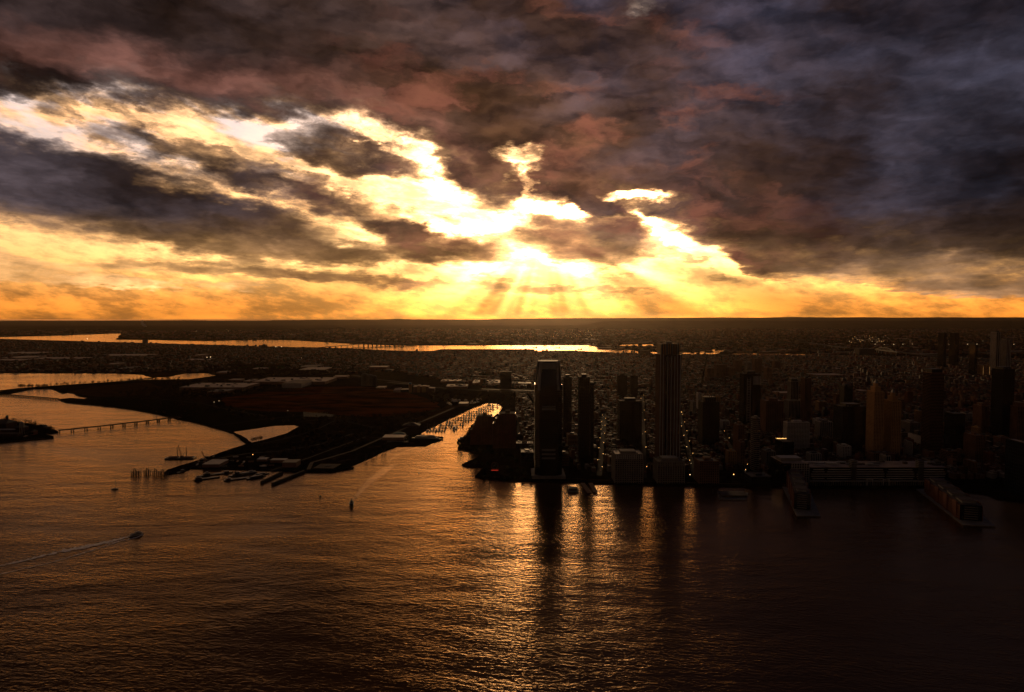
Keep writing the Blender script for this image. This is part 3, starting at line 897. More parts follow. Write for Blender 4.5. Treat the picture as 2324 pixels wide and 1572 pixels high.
for i in range(8):
    b = MB(); u = -.42 + .12 * i
    b.box(u * T.w - .8, u * T.w + .8, -T.d * .36 - .9, -T.d * .36 + .3, T.h - 8, T.h + 14 + (4 if i in (3, 4) else 0))
    T.part('crown_fin', b, [DKSTEEL])
tw('whiteback', 'small pale block half hidden behind the spiky crowned tower', 1580, 1592, 892, 935, 25, 'grid', PALE, name='apartment_block', cat='apartment block', pent=0)
tw('brownfront', 'brown masonry block with stepped roof and window rows on the quay', 1575, 1631, 1040, 1099, 40, 'grid', BROWN, roofm=ROOFG, bay=4.5, floor=3.8, name='office_block', cat='office block', pent=.35, penth=6)
# black tower with white lattice
T = tw('lattice', 'black tower with a white lattice strip and white fins at its top', 1677, 1724, 845, 970, 40, 'glass', BLACKP, roofm=ROOFD, penth=8)
sx = -T.w * .20
lat = MB()
for j in range(26):
    z = T.h * (.12 + .80 * j / 26)
    lat.box(sx - T.w * .10, sx + T.w * .10, -T.d / 2 - .8, -T.d / 2 - .3, z, z + 1.0)
for e in (-1, 1):
    lat.box(sx + e * T.w * .10 - .5, sx + e * T.w * .10 + .5, -T.d / 2 - .9, -T.d / 2 - .25, T.h * .1, T.h * .93)
T.part('lattice_strip', lat, [PALE])
for i in range(6):
    for (za, zb, u0) in ((.80, .96, .10), (.0, .26, .05)):
        b = MB(); u = u0 + .075 * i
        b.box(u * T.w - .55, u * T.w + .55, -T.d / 2 - .9, -T.d / 2 - .3, T.h * za, T.h * zb)
        T.part('fin', b, [WHITE])
b = MB(); b.box(-T.w * .02, T.w * .5, -T.d / 2 - 5, -T.d / 2 - .02, 0, T.h * .78)
T.part('front_block', b, [GLASS])
# round banded tower
def round_tower():
    d = 30
    x, y, w, h = place(1699, 1727, 948, 1072, d)
    T = Thing('high_rise', 'rounded tower ringed with grey balcony bands, near the quay', 'tower', (x, y, LAND))
    def ring(k, z): return [(w / 2 * k * math.cos(2 * math.pi * i / 20), d / 2 * k * math.sin(2 * math.pi * i / 20), z) for i in range(20)]
    b = MB(); b.hexa(ring(1, -1), ring(1, h)); T.part('wall', b, [GLASS])
    n = int(h / 4.4)
    for j in range(1, n + 1):
        b = MB(); z = h * j / n; b.hexa(ring(1.05, z - 1.6), ring(1.05, z - .05)); T.part('balcony_band', b, [CONC])
    b = MB(); b.hexa(ring(.9, h), ring(.9, h + .4)); T.part('roof', b, [ROOFG])
    b = MB(); b.hexa(ring(.45, h + .41), ring(.42, h + 4)); T.part('mechanical_penthouse', b, [CONC])
round_tower()
tw('brownwide', 'wide brown masonry tower with many balcony rows behind the banded round tower', 1725, 1777, 906, 988, 44, 'grid', BROWN, roofm=ROOFP, bay=5, floor=3.4)
tw('paleA', 'grey-topped slim tower on a dark podium, left of a taller slim tower', 1786, 1810, 862, 948, 30, 'piers', CONC, roofm=ROOFP, pent=.8, penth=10)
tw('paleB', 'slim brown-edged tower, taller of the slim pair right of the brown masonry tower', 1816, 1839, 856, 958, 30, 'piers', BROWN, roofm=ROOFG, penth=6)
tw('podium3', 'dark podium block with pale columns under the grey-topped slim tower', 1779, 1815, 909, 955, 40, 'piers', CONC, roofm=ROOFD, name='office_block', cat='office block', pent=0)
tw('hotel', 'pale banded hotel slab with white balcony rows facing the river', 1777, 1836, 956, 1027, 24, 'grid', PALE, roofm=ROOFG, bay=4, floor=3.3, pier=.5, span=1.5, proud=.8, pent=.4, penth=5, name='hotel', cat='hotel')
T = tw('lightsroof', 'low dark building with a sloping roof edged with warm lights', 1758, 1801, 1000, 1060, 46, 'glass', BLACKP, roofm=ROOFG, name='low_block', cat='building', pent=0)
for i in range(9):
    b = MB(); u = -.46 + .92 * i / 8
    b.box(u * T.w - .5, u * T.w + .5, T.d * .42, T.d * .42 + 1, T.h + .06, T.h + 1.4)
    T.part('roof_lamp', b, [LAMP])
tw('columns', 'pale building with tall columns and a warm-lit roof edge', 1849, 1888, 955, 1004, 30, 'piers', PALE, roofm=ROOFP, bay=6, pier=1.6, name='office_block', cat='office block', pent=.5, penth=4)
tw('hugeblock', 'huge dark blue-black glass block left of the twin golden towers', 1889, 1964, 918, 1030, 50, 'glass', BLACKP, glass=BLUEGL, roofm=ROOFD, pent=.6, penth=6)
tw('darkback', 'small black tower rising behind the huge dark glass block', 1904, 1934, 874, 940, 34, 'grid', BLACKP, roofm=ROOFD)
tw('brownback', 'short brown tower beside the small black tower, behind the huge glass block', 1890, 1903, 894, 942, 24, 'grid', BROWN, pent=0)
def golden(label, xl, xr, yt, yb):
    T = tower(label, xl, xr, yt + 6, yb, 34, 'grid', TAN, roofm=ROOFG, bay=4, floor=3.4, pier=1.8, pent=.62, penth=12, units=0)
    b = MB(); b.box(-T.w * .16, T.w * .16, -T.d * .16, T.d * .16, T.h + 12.1, T.h + 20)
    T.part('cupola', b, [TAN])
    b = MB(); b.hexa([(-T.w * .15, -T.d * .15, T.h + 20.05), (T.w * .15, -T.d * .15, T.h + 20.05), (T.w * .15, T.d * .15, T.h + 20.05), (-T.w * .15, T.d * .15, T.h + 20.05)],
                     [(-.3, -.3, T.h + 29), (.3, -.3, T.h + 29), (.3, .3, T.h + 29), (-.3, .3, T.h + 29)])
    T.part('spire', b, [STEEL])
golden('left and taller of the twin golden-tan towers', 1964, 2002, 876, 1050)
golden('right and shorter of the twin golden-tan towers', 2003.5, 2041, 897, 1050)
tw('striped', 'tall black tower with a reddish striped left side, right of the twin golden towers', 2089, 2138, 841, 1032, 36, 'bands', BROWN, roofm=ROOFD, floor=3.8, span=.7, pent=.8, penth=10)
tw('darkblock', 'plain dark block tower against the right side of the red-striped tower', 2141, 2188, 938, 1030, 40, 'glass', BLACKP, roofm=ROOFD, pent=0)
tw('farpair1', 'narrower left tower of the far black pair standing against the horizon', 2127, 2146.5, 756, 836, 60, 'glass', BLACKP, pent=0, floor=8)
tw('farpair2', 'wider right tower of the far black pair standing against the horizon', 2152.5, 2175, 756, 836, 60, 'glass', BLACKP, pent=0, floor=8)
tw('fardark', 'far slim black tower with a notched top standing alone beside the far black pair', 2198, 2217, 781, 854, 50, 'glass', BLACKP, pent=.6, penth=10)
tw('fargrey1', 'taller far grey tower with vertical piers at the right edge', 2246, 2267, 753, 845, 50, 'piers', PALE, pent=.8, penth=8, bay=9, pier=3)
tw('fargrey2', 'shorter far grey tower with vertical piers at the right edge', 2269, 2292, 770, 845, 50, 'piers', PALE, pent=.8, penth=8, bay=9, pier=3)
for i, (a, b_) in enumerate(((2219, 2231.5), (2233, 2246))):
    T = tw('lit%d' % i, ('left' if i == 0 else 'right') + ' one of two squat yellow-lit blocks in front of the far grey towers', a, b_, 829, 855, 40, 'grid', TAN, pent=0, bay=10, floor=8, pier=4, span=3, name='apartment_block', cat='apartment block')
    for j in range(6):
        b = MB(); z = T.h * (.2 + .12 * j)
        b.box(-T.w * .42, T.w * .42, -T.d / 2 - .8, -T.d / 2 - .6, z, z + 2.2); T.part('lit_window_row', b, [LITWIN])
tw('rightdark', 'tall plain dark tower below the far grey towers at the right', 2246, 2298, 835, 1000, 44, 'glass', BLACKP, roofm=ROOFD, pent=.7, penth=6)
tw('rightbrown', 'brown tower with a stepped top left of the tall plain dark tower', 2207, 2242, 917, 988, 36, 'grid', BROWN, pent=.6, penth=8)
tw('brownflat', 'brown flat-roofed apartment block with a pale roof, right of the dark block tower', 2186, 2231, 983, 1052, 40, 'grid', BROWN, roofm=ROOFP, bay=4, pent=.3, penth=6, name='apartment_block', cat='apartment block')
tw('edgebrown', 'brown masonry tower with a stepped crown at the right edge', 2280, 2336, 916, 1004, 44, 'grid', BROWN, roofm=ROOFG, pent=.7, penth=10)
tw('edgeglass', 'blue-black glass tower with a pale roof at the right edge of the waterfront', 2278, 2350, 1003, 1132, 60, 'glass', DKSTEEL, glass=BLUEGL, roofm=ROOFP, pent=0)
tw('litsmall', 'small brown building with a warm-lit roof below the brown flat-roofed block', 2192, 2210, 1046, 1084, 34, 'grid', BROWN, roofm=ROOFP, name='low_block', cat='building', pent=0)
T = tw('mall', 'blank pale shopping box with a red glowing base line', 2063, 2090, 988, 1017, 60, 'blank', PALE, roofm=ROOFP, name='shopping_centre', cat='shopping centre', pent=0)
b = MB(); b.box(-T.w * .48, T.w * .48, -T.d / 2 - .5, -T.d / 2 - .1, T.h * .04, T.h * .07); T.part('light_strip', b, [REDL])
tw('gridblock', 'mid-height pale gridded block behind the shopping box', 2042, 2088, 956, 992, 50, 'grid', CONC, roofm=ROOFP, name='office_block', cat='office block', pent=.4, penth=4)
tw('canal_square', 'lone square dark tower beyond the marina', 1135, 1160.5, 844, 886, 45, 'glass', BLACKP, pent=0)
tw('block_a', 'low pale-roofed building left of the tapered tower', 1171, 1210, 1003, 1020, 40, 'grid', DKBRICK, roofm=ROOFP, name='low_block', cat='building', pent=.3, penth=4, units=6)
tw('block_b', 'low building with roof plant immediately left of the tapered tower, nearer the quay', 1182, 1211, 1022, 1058, 44, 'glass', DKSTEEL, roofm=ROOFP, name='low_block', cat='building', pent=.3, penth=4, units=9)
tw('midbrown', 'brown mid-height block left of the banded round tower', 1664, 1688, 960, 1040, 34, 'grid', BROWN, pent=.4)
tw('midbrown2', 'short brown block in front of the brown mid-height block', 1672, 1690, 1000, 1060, 26, 'grid', BROWN, pent=.4, penth=5, name='office_block', cat='office block')
tw('citywhite', 'small block with a greenish roof between two towers right of the tallest tower', 1634, 1655, 955, 975, 26, 'piers', PALE, roofm=mat('copper_roof', (.07, .13, .10), .6, .4), name='office_block', cat='office block', pent=0)
tw('platebase', 'low wide building under the banded round tower on the quay', 1688, 1752, 1076, 1104, 44, 'glass', DKSTEEL, roofm=ROOFD, name='low_block', cat='building', pent=.3, penth=3)
tw('goldfoot', 'curved brown podium block at the foot of the twin golden towers', 1966, 2030, 1027, 1060, 30, 'grid', BROWN, roofm=ROOFG, name='low_block', cat='building', pent=0)
tw('rear3', 'far brown housing slab, leftmost of the hilltop group behind the tallest tower', 1600, 1621, 836, 862, 40, 'grid', BROWN, pent=0, bay=8, floor=7, pier=3, span=3)
for i, (a, b_, t, q, s) in enumerate(((1621, 1650, 828, 860, 'broad stepped slab'), (1652, 1668, 834, 861, 'narrow slab'), (1663, 1683, 818, 850, 'tall slab'), (1690, 1706, 822, 850, 'pale slim slab'), (1707, 1728, 815, 849, 'tallest slab'), (1733, 1752, 834, 866, 'rightmost slab'), (1752, 1770, 820, 840, 'grey slab'))):
    tw('hill%d' % i, 'far brown hospital %s of the hilltop group behind the towers' % s, a, b_, t, q, 40, 'grid', BROWN if i != 3 else CONC, pent=.4 if i % 2 else 0, bay=8, floor=7, pier=3, span=3)
tw('bayfar', 'single dark housing tower standing in front of the shining river, left of the tallest tower', 1543 - 95, 1476, 796, 810, 60, 'blank', DKBRICK, pent=0)
tw('leftfar', 'lone brown tower above the low houses at the far shore of the bay', 593, 606, 782, 792, 60, 'blank', DKBRICK, pent=.4, penth=8)
tw('leftfar2', 'dark block jutting from the tree line on the far shore', 323, 336, 771, 778, 60, 'blank', DKBRICK, pent=0)

# brick residential pair at the mouth of the canal: stepped on the left
def portside(label, xl, xr, yt, yb, steps):
    d = 40
    x, y, w, h = place(xl, xr, yt, yb, d)
    T = Thing('apartment_tower', label, 'apartment tower', (x, y, LAND))
    n = len(steps)
    for i, (u0, u1, k) in enumerate(steps):
        b = MB(); b.box(u0 * w - w / 2, u1 * w - w / 2 - .02, -d / 2, d / 2, -1, h * k)
        wl = T.part('wall', b, [GLASS])
        bw = (u1 - u0) * w
        g = MB()
        cx = (u0 + u1) / 2 * w - w / 2
        f = facade_grid(bw - .8, d - .4, 0, h * k, 4.2, 3.3, 1.9, 1.5, .5)
        f.v = [(p[0] + cx, p[1], p[2]) for p in f.v]
        T.part('brickwork', f, [BRICK], kind='stuff', parent=wl)
        r = MB(); r.box(cx - bw / 2 + .5, cx + bw / 2 - .5, -d / 2 + .5, d / 2 - .5, h * k + .01, h * k + 1.2)
        T.part('roof', r, [DKBRICK], parent=wl)
    b = MB(); b.box(w * .05, w * .25, -d * .2, d * .2, h + 1.3, h + 8); T.part('mechanical_penthouse', b, [DKBRICK])
portside('stepped dark red-brick apartment tower at the canal mouth, left one of two', 1068, 1118, 944, 1010, [(0, .10, .52), (.10, .2, .68), (.2, .3, .84), (.3, 1, 1.0)])
portside('stepped dark red-brick apartment tower at the canal mouth, right one of two', 1119, 1170, 938, 1018, [(0, .12, .72), (.12, .24, .86), (.24, 1, 1.0)])

# ------------------------------------------------------------------ long waterfront complex and its two piers
def quay_complex():
    zf = at(1960, 1104).y
    x0, x1 = on_plane_y(1778, 1100, zf).x, on_plane_y(2149, 1100, zf).x
    top = on_plane_y(1960, 1062, zf).z
    w, d, h = x1 - x0, 62.0, top - LAND
    FOOT.append((x0, x1, zf, zf + d))
    T = Thing('waterfront_block', 'long low dark waterfront building with stepped bands and two stair towers along the quay', 'office block', ((x0 + x1) / 2, zf + d / 2, LAND))
    b = MB(); b.box(-w / 2 + w * .165, w / 2, -d / 2, d / 2, -1, h); T.part('wall', b, [GLASS])
    hw = h * 1.22
    b = MB(); b.box(-w / 2, -w / 2 + w * .16, -d / 2 + 4, d / 2 + 12, -1, hw); wing = T.part('corner_wing', b, [GLASS], label='taller left wing with a pale window grid')
    g = MB()
    for i in range(8):
        u = -w / 2 + w * (.055 + .105 * i / 7)
        g.box(u - .5, u + .5, -d / 2 + 3.2, -d / 2 + 3.9, 2, hw)
    for j in range(9):
        z = hw * (j + 1) / 9
        g.box(-w / 2 + w * .052, -w / 2 + w * .162, -d / 2 + 3.3, -d / 2 + 3.8, z - .8, z - .02)
    T.part('window_grid', g, [PALE], kind='stuff', parent=wing)
    for k, (u0, u1) in enumerate(((-.335, -.24), (-.245, -.08), (-.075, .12), (.125, .30), (.31, .49))):
        for j in range(6):
            ind = abs(j - 2.5) * .006
            b = MB(); z = h * (.22 + .13 * j)
            b.box(w * (u0 + ind), w * (u1 - ind), -d / 2 - 1.2, -d / 2 - .05, z, z + 1.5)
            T.part('balcony_band', b, [PALE])
    for u in (-.075, .335):
        b = MB(); b.box(w * u - 5, w * u + 5, -d / 2 - 4, -d / 2 + 9, -1, h + 16); st = T.part('stair_tower', b, [DKSTEEL])
        for j in range(4):
            c = MB(); c.box(w * u - 6, w * u + 6, -d / 2 - 4.6, -d / 2 + 9.6, h + 2 + j * 3.6, h + 3.2 + j * 3.6); T.part('louvre_ring', c, [STEEL], parent=st)
    b = MB(); b.box(-w / 2 + w * .167, w / 2 - .5, -d / 2 + .5, d / 2 - .5, h, h + .5); T.part('roof', b, [ROOFP])
    b = MB(); b.box(-w / 2 + .5, -w / 2 + w * .158, -d / 2 + 4.5, d / 2 + 11.5, hw + .01, hw + .5); T.part('roof', b, [ROOFP], parent=wing)
    r = random.Random(4)
    for i in range(26):
        a, c = r.uniform(3, 12), r.uniform(3, 8)
        u = r.uniform(-.32, .48) * w; v = r.uniform(-.2, .4) * d
        b = MB(); b.box(u - a, u + a, v - c / 2, v + c / 2, h + .51, h + r.uniform(2, 5)); T.part('roof_unit', b, [r.choice([STEEL, ROOFG, PALE])])
    b = MB(); b.box(-w * .49, -w * .36, -d * .1, d * .35, hw + .51, hw + 7); T.part('roof_unit', b, [STEEL])
    for (u, k) in ((.02, 1), (.12, 1), (-.42, 0)):
        b = MB(); b.bar((w * u - 6, -d / 2 - 5, 0), (w * u - 6, -d / 2 - 5, 13), 1.4, 1.4); b.bar((w * u + 6, -d / 2 - 5, 0), (w * u + 6, -d / 2 - 5, 13), 1.4, 1.4)
        b.bar((w * u - 7, -d / 2 - 5, 13.5), (w * u + 7, -d / 2 - 5, 13.5), 1.4, 1.4); T.part('portal_frame', b, [PALE])
    for i in range(60):
        u = -.34 + .82 * i / 59
        b = MB(); b.box(w * u - .4, w * u + .4, -d / 2 - 6, -d / 2 - 5.2, 0, 9); T.part('colonnade_post', b, [CONC])
    b = MB(); b.box(-w * .345, w * .49, -d / 2 - 6.4, -d / 2 - 1.25, 9.02, 9.8); T.part('colonnade_roof', b, [PALE])
quay_complex()

def pier(label_p, label_b, corners, bl, seed):
    """a pier in the river and the apartment building that stands on it"""
    P = [at(a, b_) for a, b_ in corners]
    b = MB(); b.poly([Vector((p.x, p.y)) for p in P], -3, 2.4)
    c = sum(P, Vector()) / len(P)
    b.v = [(v[0] - c.x, v[1] - c.y, v[2]) for v in b.v]
    T = Thing('pier', label_p, 'pier', (c.x, c.y, 0))
    T.part('deck', b, [CONC])
    k = MB(); k.poly([Vector((p.x - c.x, p.y - c.y)) * 1.006 for p in P], .4, 1.5); T.part('timber_fender', k, [WOOD])
    # axis of the building: from the front (river) end inland
    (fx, fy), (ex, ey), wd, hh = bl
    A, B = at(fx, fy, 2.4), at(ex, ey, 2.4)
    ax = Vector((B.x - A.x, B.y - A.y)); L = ax.length; rz = math.atan2(-ax.x, ax.y)
    Q = Thing('pier_apartments', label_b, 'apartment building', (A.x, A.y, 2.4), rz=rz)
    b = MB(); b.box(-wd / 2, wd / 2, 0, L, 0, hh); Q.part('wall', b, [GLASS])
    f = MB()
    n = int(L / 5.5)
    for s in (-1, 1):
        for i in range(n + 1):
            v = L * i / n
            f.box(s * (wd / 2 + .3) - .29, s * (wd / 2 + .3) + .29, v - 1.3, v + 1.3, 0, hh)
    Q.part('brick_piers', f, [BRICK], kind='stuff')
    for s in (-1, 1):
        for j in range(1, int(hh / 4) + 1):
            q = MB(); z = j * 4.0
            q.box(s * (wd / 2 + .2) - .19, s * (wd / 2 + .2) + .19, .2, L - .2, z - 1.2, z - .02); Q.part('floor_band', q, [TAN])
    for i in range(4):
        v0 = L * (.06 + .25 * i)
        for s in (-1, 1):
            q = MB(); q.box(s * (wd / 2 + 1.1) - 1.0, s * (wd / 2 + 1.1) + 1.0, v0, v0 + L * .10, 0, hh + 2); Q.part('bay_front', q, [BRICK])
        q = MB(); q.box(-wd * .30, wd * .30, v0, v0 + L * .14, hh + .02, hh + 4.2); ph = Q.part('roof_house', q, [STEEL])
        q = MB(); q.box(-wd * .36, wd * .36, v0 - 1, v0 + L * .14 + 1, hh + 4.22, hh + 5.0); Q.part('roof', q, [ROOFG], parent=ph)
    for j in range(1, int(hh / 4) + 1):
        q = MB(); q.box(-wd * .30, wd * .30, -2.2, -.02, j * 4 - 1.0, j * 4 - .1); Q.part('balcony', q, [CONC])
    q = MB(); q.box(-wd / 2, wd / 2, 0, L, hh, hh + .02); Q.part('roof', q, [ROOFG])
pier('narrow river pier, left one of two, at the left end of the long waterfront building', 'brick apartment building standing on the left pier, seen end on', [(1768, 1092), (1808, 1174), (1862, 1174.5), (1838, 1116), (1822, 1092)], ((1820, 1157), (1802, 1100), 27, 30), 1)
pier('wide river pier, right one of two, at the right end of the waterfront building', 'long pale-roofed brick apartment building standing on the right pier', [(2079, 1113), (2185.5, 1194.7), (2259, 1198), (2236, 1178), (2150, 1110)], ((2203, 1182), (2120, 1118), 34, 27), 2)
pier2 = px_poly([(1625, 1113), (1700, 1115), (1695, 1136), (1630, 1134)])
def ferry_dock(label, poly, cols):
    P = px_poly(poly); c = sum(P, Vector()) / len(P)
    T = Thing('ferry_pontoon', label, 'pontoon', (c.x, c.y, 0))
    b = MB(); b.poly([Vector((p.x - c.x, p.y - c.y)) for p in P], -1, 1.6); T.part('deck', b, [CONC])
    w = (max(p.x for p in P) - min(p.x for p in P)); d = (max(p.y for p in P) - min(p.y for p in P))
    b = MB(); b.box(-w * .32, w * .32, -d * .22, d * .25, 1.62, 5.5); T.part('shelter', b, [PAVE])
    b = MB(); b.box(-w * .36, w * .36, -d * .28, d * .3, 5.52, 6.2); T.part('roof', b, [ROOFG])
    for sx in (-1, 1):
        for sy in (-1, 1):
            b = MB(); b.tube((sx * w * .44, sy * d * .4, -2), (sx * w * .44, sy * d * .4, 8), .6); T.part('pile', b, [WOOD])
ferry_dock('low square ferry pontoon off the quay, right of the brown stepped block', [(1628, 1118), (1698, 1120), (1694, 1136), (1632, 1135)], 2)
ferry_dock('small ferry pontoon off the quay left of the tallest tower', [(1288, 1110), (1312, 1110), (1312, 1118), (1288, 1118)], 2)
for i, (a, b_) in enumerate((((1322, 1099), (1338, 1122)), ((1340, 1099), (1352, 1120)))):
    P = [at(a[0], a[1]), at(b_[0], b_[1])]
    c = P[0]
    T = Thing('gangway', ('left' if i == 0 else 'right') + ' one of two slanting gangways reaching into the water near the tapered tower', 'gangway', (c.x, c.y, 0))
    m = MB(); m.bar((0, 0, 2.2), (P[1].x - c.x, P[1].y - c.y, 2.2), 9, .8); T.part('deck', m, [RUST])
    for k in range(1, 5):
        q = (P[1] - P[0]) * (k / 4.2)
        m = MB(); m.tube((q.x, q.y, -3), (q.x, q.y, 1.78), .9); T.part('pile', m, [WOOD])
b = MB()
qz = at(1500, 1100)
for (a, b2) in (((1240, 1090), (1330, 1092.5)), ((1335, 1093), (1480, 1098)), ((1560, 1100.5), (1640, 1102.5)), ((1640, 1102.5), (1762, 1104.5))):
    p, q = at(*a), at(*b2)
    b.bar((p.x, p.y + 3, LAND + .7), (q.x, q.y + 3, LAND + .7), .5, 1.3)
tag(b.build('quay_wall', PAVE), 'low pale parapet wall running along the quay edge below the towers', 'wall')

# octagonal clock on the point
def clock():
    p = at(1123, 1070, LAND)
    T = Thing('octagonal_clock', 'octagonal clock with a red sign strip, on the dark point left of the tapered tower', 'clock', (p.x, p.y, LAND))
    R8 = 8.5
    face = [(R8 * math.cos(R(22.5 + 45 * i)), R8 * math.sin(R(22.5 + 45 * i))) for i in range(8)]
    b = MB()
    n = len(b.v)
    b.hexa([(x, .6, 13 + z) for x, z in face], [(x, -.2, 13 + z) for x, z in face]); T.part('clock_face', b, [DKSTEEL])
    b = MB()
    for i in range(8):
        x0, z0 = face[i]; x1, z1 = face[(i + 1) % 8]
        b.bar((x0, -.5, 13 + z0), (x1, -.5, 13 + z1), .7, .7)
    T.part('rim', b, [RUST])
    for (a, l) in ((70, 5.5), (200, 4)):
        b = MB(); b.bar((0, -.6, 13), (l * math.cos(R(a)), -.6, 13 + l * math.sin(R(a))), .35, .35); T.part('hand', b, [PALE])
    for i in range(12):
        b = MB(); a = R(30 * i); b.bar((6.3 * math.cos(a), -.5, 13 + 6.3 * math.sin(a)), (7.2 * math.cos(a), -.5, 13 + 7.2 * math.sin(a)), .4, .4); T.part('hour_mark', b, [PALE])
    for s in (-1, 1):
        b = MB(); b.bar((s * 5, .3, -1), (s * 4, .3, 6), .6, .6); T.part('leg', b, [DKSTEEL])
    b = MB(); b.box(-8, 8, -.8, -.2, 1.6, 3.0); T.part('sign_strip', b, [REDL])
clock()

# ------------------------------------------------------------------ the museum with a teal-domed tower
def museum():
    Y = at(955, 893).y
    P = lambda px, py: on_plane_y(px, py, Y)
    k = (P(1000, 893).x - P(900, 893).x) / 100
    c = P(955, 893)
    FOOT.append((c.x - 60 * k, c.x + 40 * k, Y, Y + 60))
    T = Thing('science_museum', 'pale stepped museum building with a round tower under a teal dome, beyond the marina', 'museum', (c.x, Y + 30, LAND))
    H = lambda px: (893 - px) * k
    def X(px): return (px - 955) * k
    for (a, b_, t, nm, m) in ((937, 972, 880, 'wall', BROWN), (968, 985, 884, 'east_wing', BROWN), (946, 952, 878, 'bay', TAN), (957, 966, 879, 'bay', TAN), (908, 928, 887, 'glass_hall', BLUEGL)):
        b = MB(); b.box(X(a), X(b_), -20 - (3 if nm == 'bay' else 0), 25, -1, H(t)); w = T.part(nm, b, [m])
        r = MB(); r.box(X(a) + .5, X(b_) - .5, -19.5, 24.5, H(t) + .01, H(t) + .8); T.part('roof', r, [ROOFP], parent=w)
    r = X(933.5) - X(926.5)
    ring = lambda kk, z: [(X(930) + r * .5 * kk * math.cos(2 * math.pi * i / 16), -14 + r * .5 * kk * math.sin(2 * math.pi * i / 16), z) for i in range(16)]
    b = MB(); b.hexa(ring(1, -1), ring(1, H(874.5))); tw_ = T.part('round_tower', b, [TAN])
    b = MB()
    zs = [(1.08, 0), (1.02, .35), (.8, .7), (.45, .93), (.05, 1.0)]
    for (k0, q0), (k1, q1) in zip(zs, zs[1:]):
        b.hexa(ring(k0, H(874.3) + q0 * r * .55), ring(k1, H(874.3) + q1 * r * .55))
    T.part('dome', b, [CYAN], parent=tw_)
    b = MB(); b.quad([(X(908), -19, H(886.9)), (X(908), 22, H(884)), (X(892), 22, H(886)), (X(892), -19, H(889))]); b.quad([(X(892), -19, H(889)), (X(892), 22, H(886)), (X(892), 22, -1), (X(892), -19, -1)])
    b.quad([(X(908), -19, -1), (X(908), -19, H(886.9)), (X(892), -19, H(889)), (X(892), -19, -1)])
    T.part('sloping_roof', b, [ROOFP])
museum()
def domed_store():
    Y = at(835, 878).y
    k = (on_plane_y(900, 878, Y).x - on_plane_y(800, 878, Y).x) / 100
    c = on_plane_y(835, 878, Y)
    FOOT.append((c.x - 20 * k, c.x + 20 * k, Y, Y + 40))
    T = Thing('round_tanks_building', 'dark building of rounded drums with light catching its left rim, left of the museum', 'building', (c.x, Y + 20, LAND))
    for (u, r, t) in ((-9, 8, 25), (2, 9, 23), (11, 8, 21)):
        ring = lambda kk, z: [(u * k + r * k * kk * math.cos(2 * math.pi * i / 18), r * k * .8 * kk * math.sin(2 * math.pi * i / 18), z) for i in range(18)]
        b = MB(); b.hexa(ring(1, -1), ring(1, t * k)); d = T.part('drum', b, [DKSTEEL])
        b = MB(); b.hexa(ring(1.0, t * k + .02), ring(.6, (t + 2.5) * k)); b.hexa(ring(.6, (t + 2.5) * k + .01), ring(.1, (t + 3.3) * k)); T.part('roof', b, [DKSTEEL], parent=d)
domed_store()

# ------------------------------------------------------------------ warehouses with pale roofs
def warehouse(label, xl, xr, yf, yb, h, roofm=ROOFP, wallm=BROWN, units=0, seed=0, group=None, skew=0.0):
    A, B = at(xl, yf, LAND + h), at(xr, yf, LAND + h)
    Yb = at((xl + xr) / 2, yb, LAND + h).y
    d = max(20, Yb - A.y)
    w = B.x - A.x
    FOOT.append((A.x, B.x, A.y, A.y + d))
    T = Thing('warehouse', label, 'warehouse', ((A.x + B.x) / 2, A.y + d / 2, LAND), group, rz=skew)
    b = MB(); b.box(-w / 2, w / 2, -d / 2, d / 2, -1, h); T.part('wall', b, [wallm])
    b = MB(); b.box(-w / 2 - .4, w / 2 + .4, -d / 2 - .4, d / 2 + .4, h + .01, h + .9); T.part('roof', b, [roofm])
    r = random.Random(seed + int(xl * 7))
    for i in range(units):
        a = r.uniform(4, 9); u, v = r.uniform(-.46, .46) * w, r.uniform(-.4, .4) * d
        b = MB(); b.box(u - a, u + a, v - a / 2, v + a / 2, h + .91, h + r.uniform(3, 6)); T.part('roof_unit', b, [DKSTEEL])
    return T
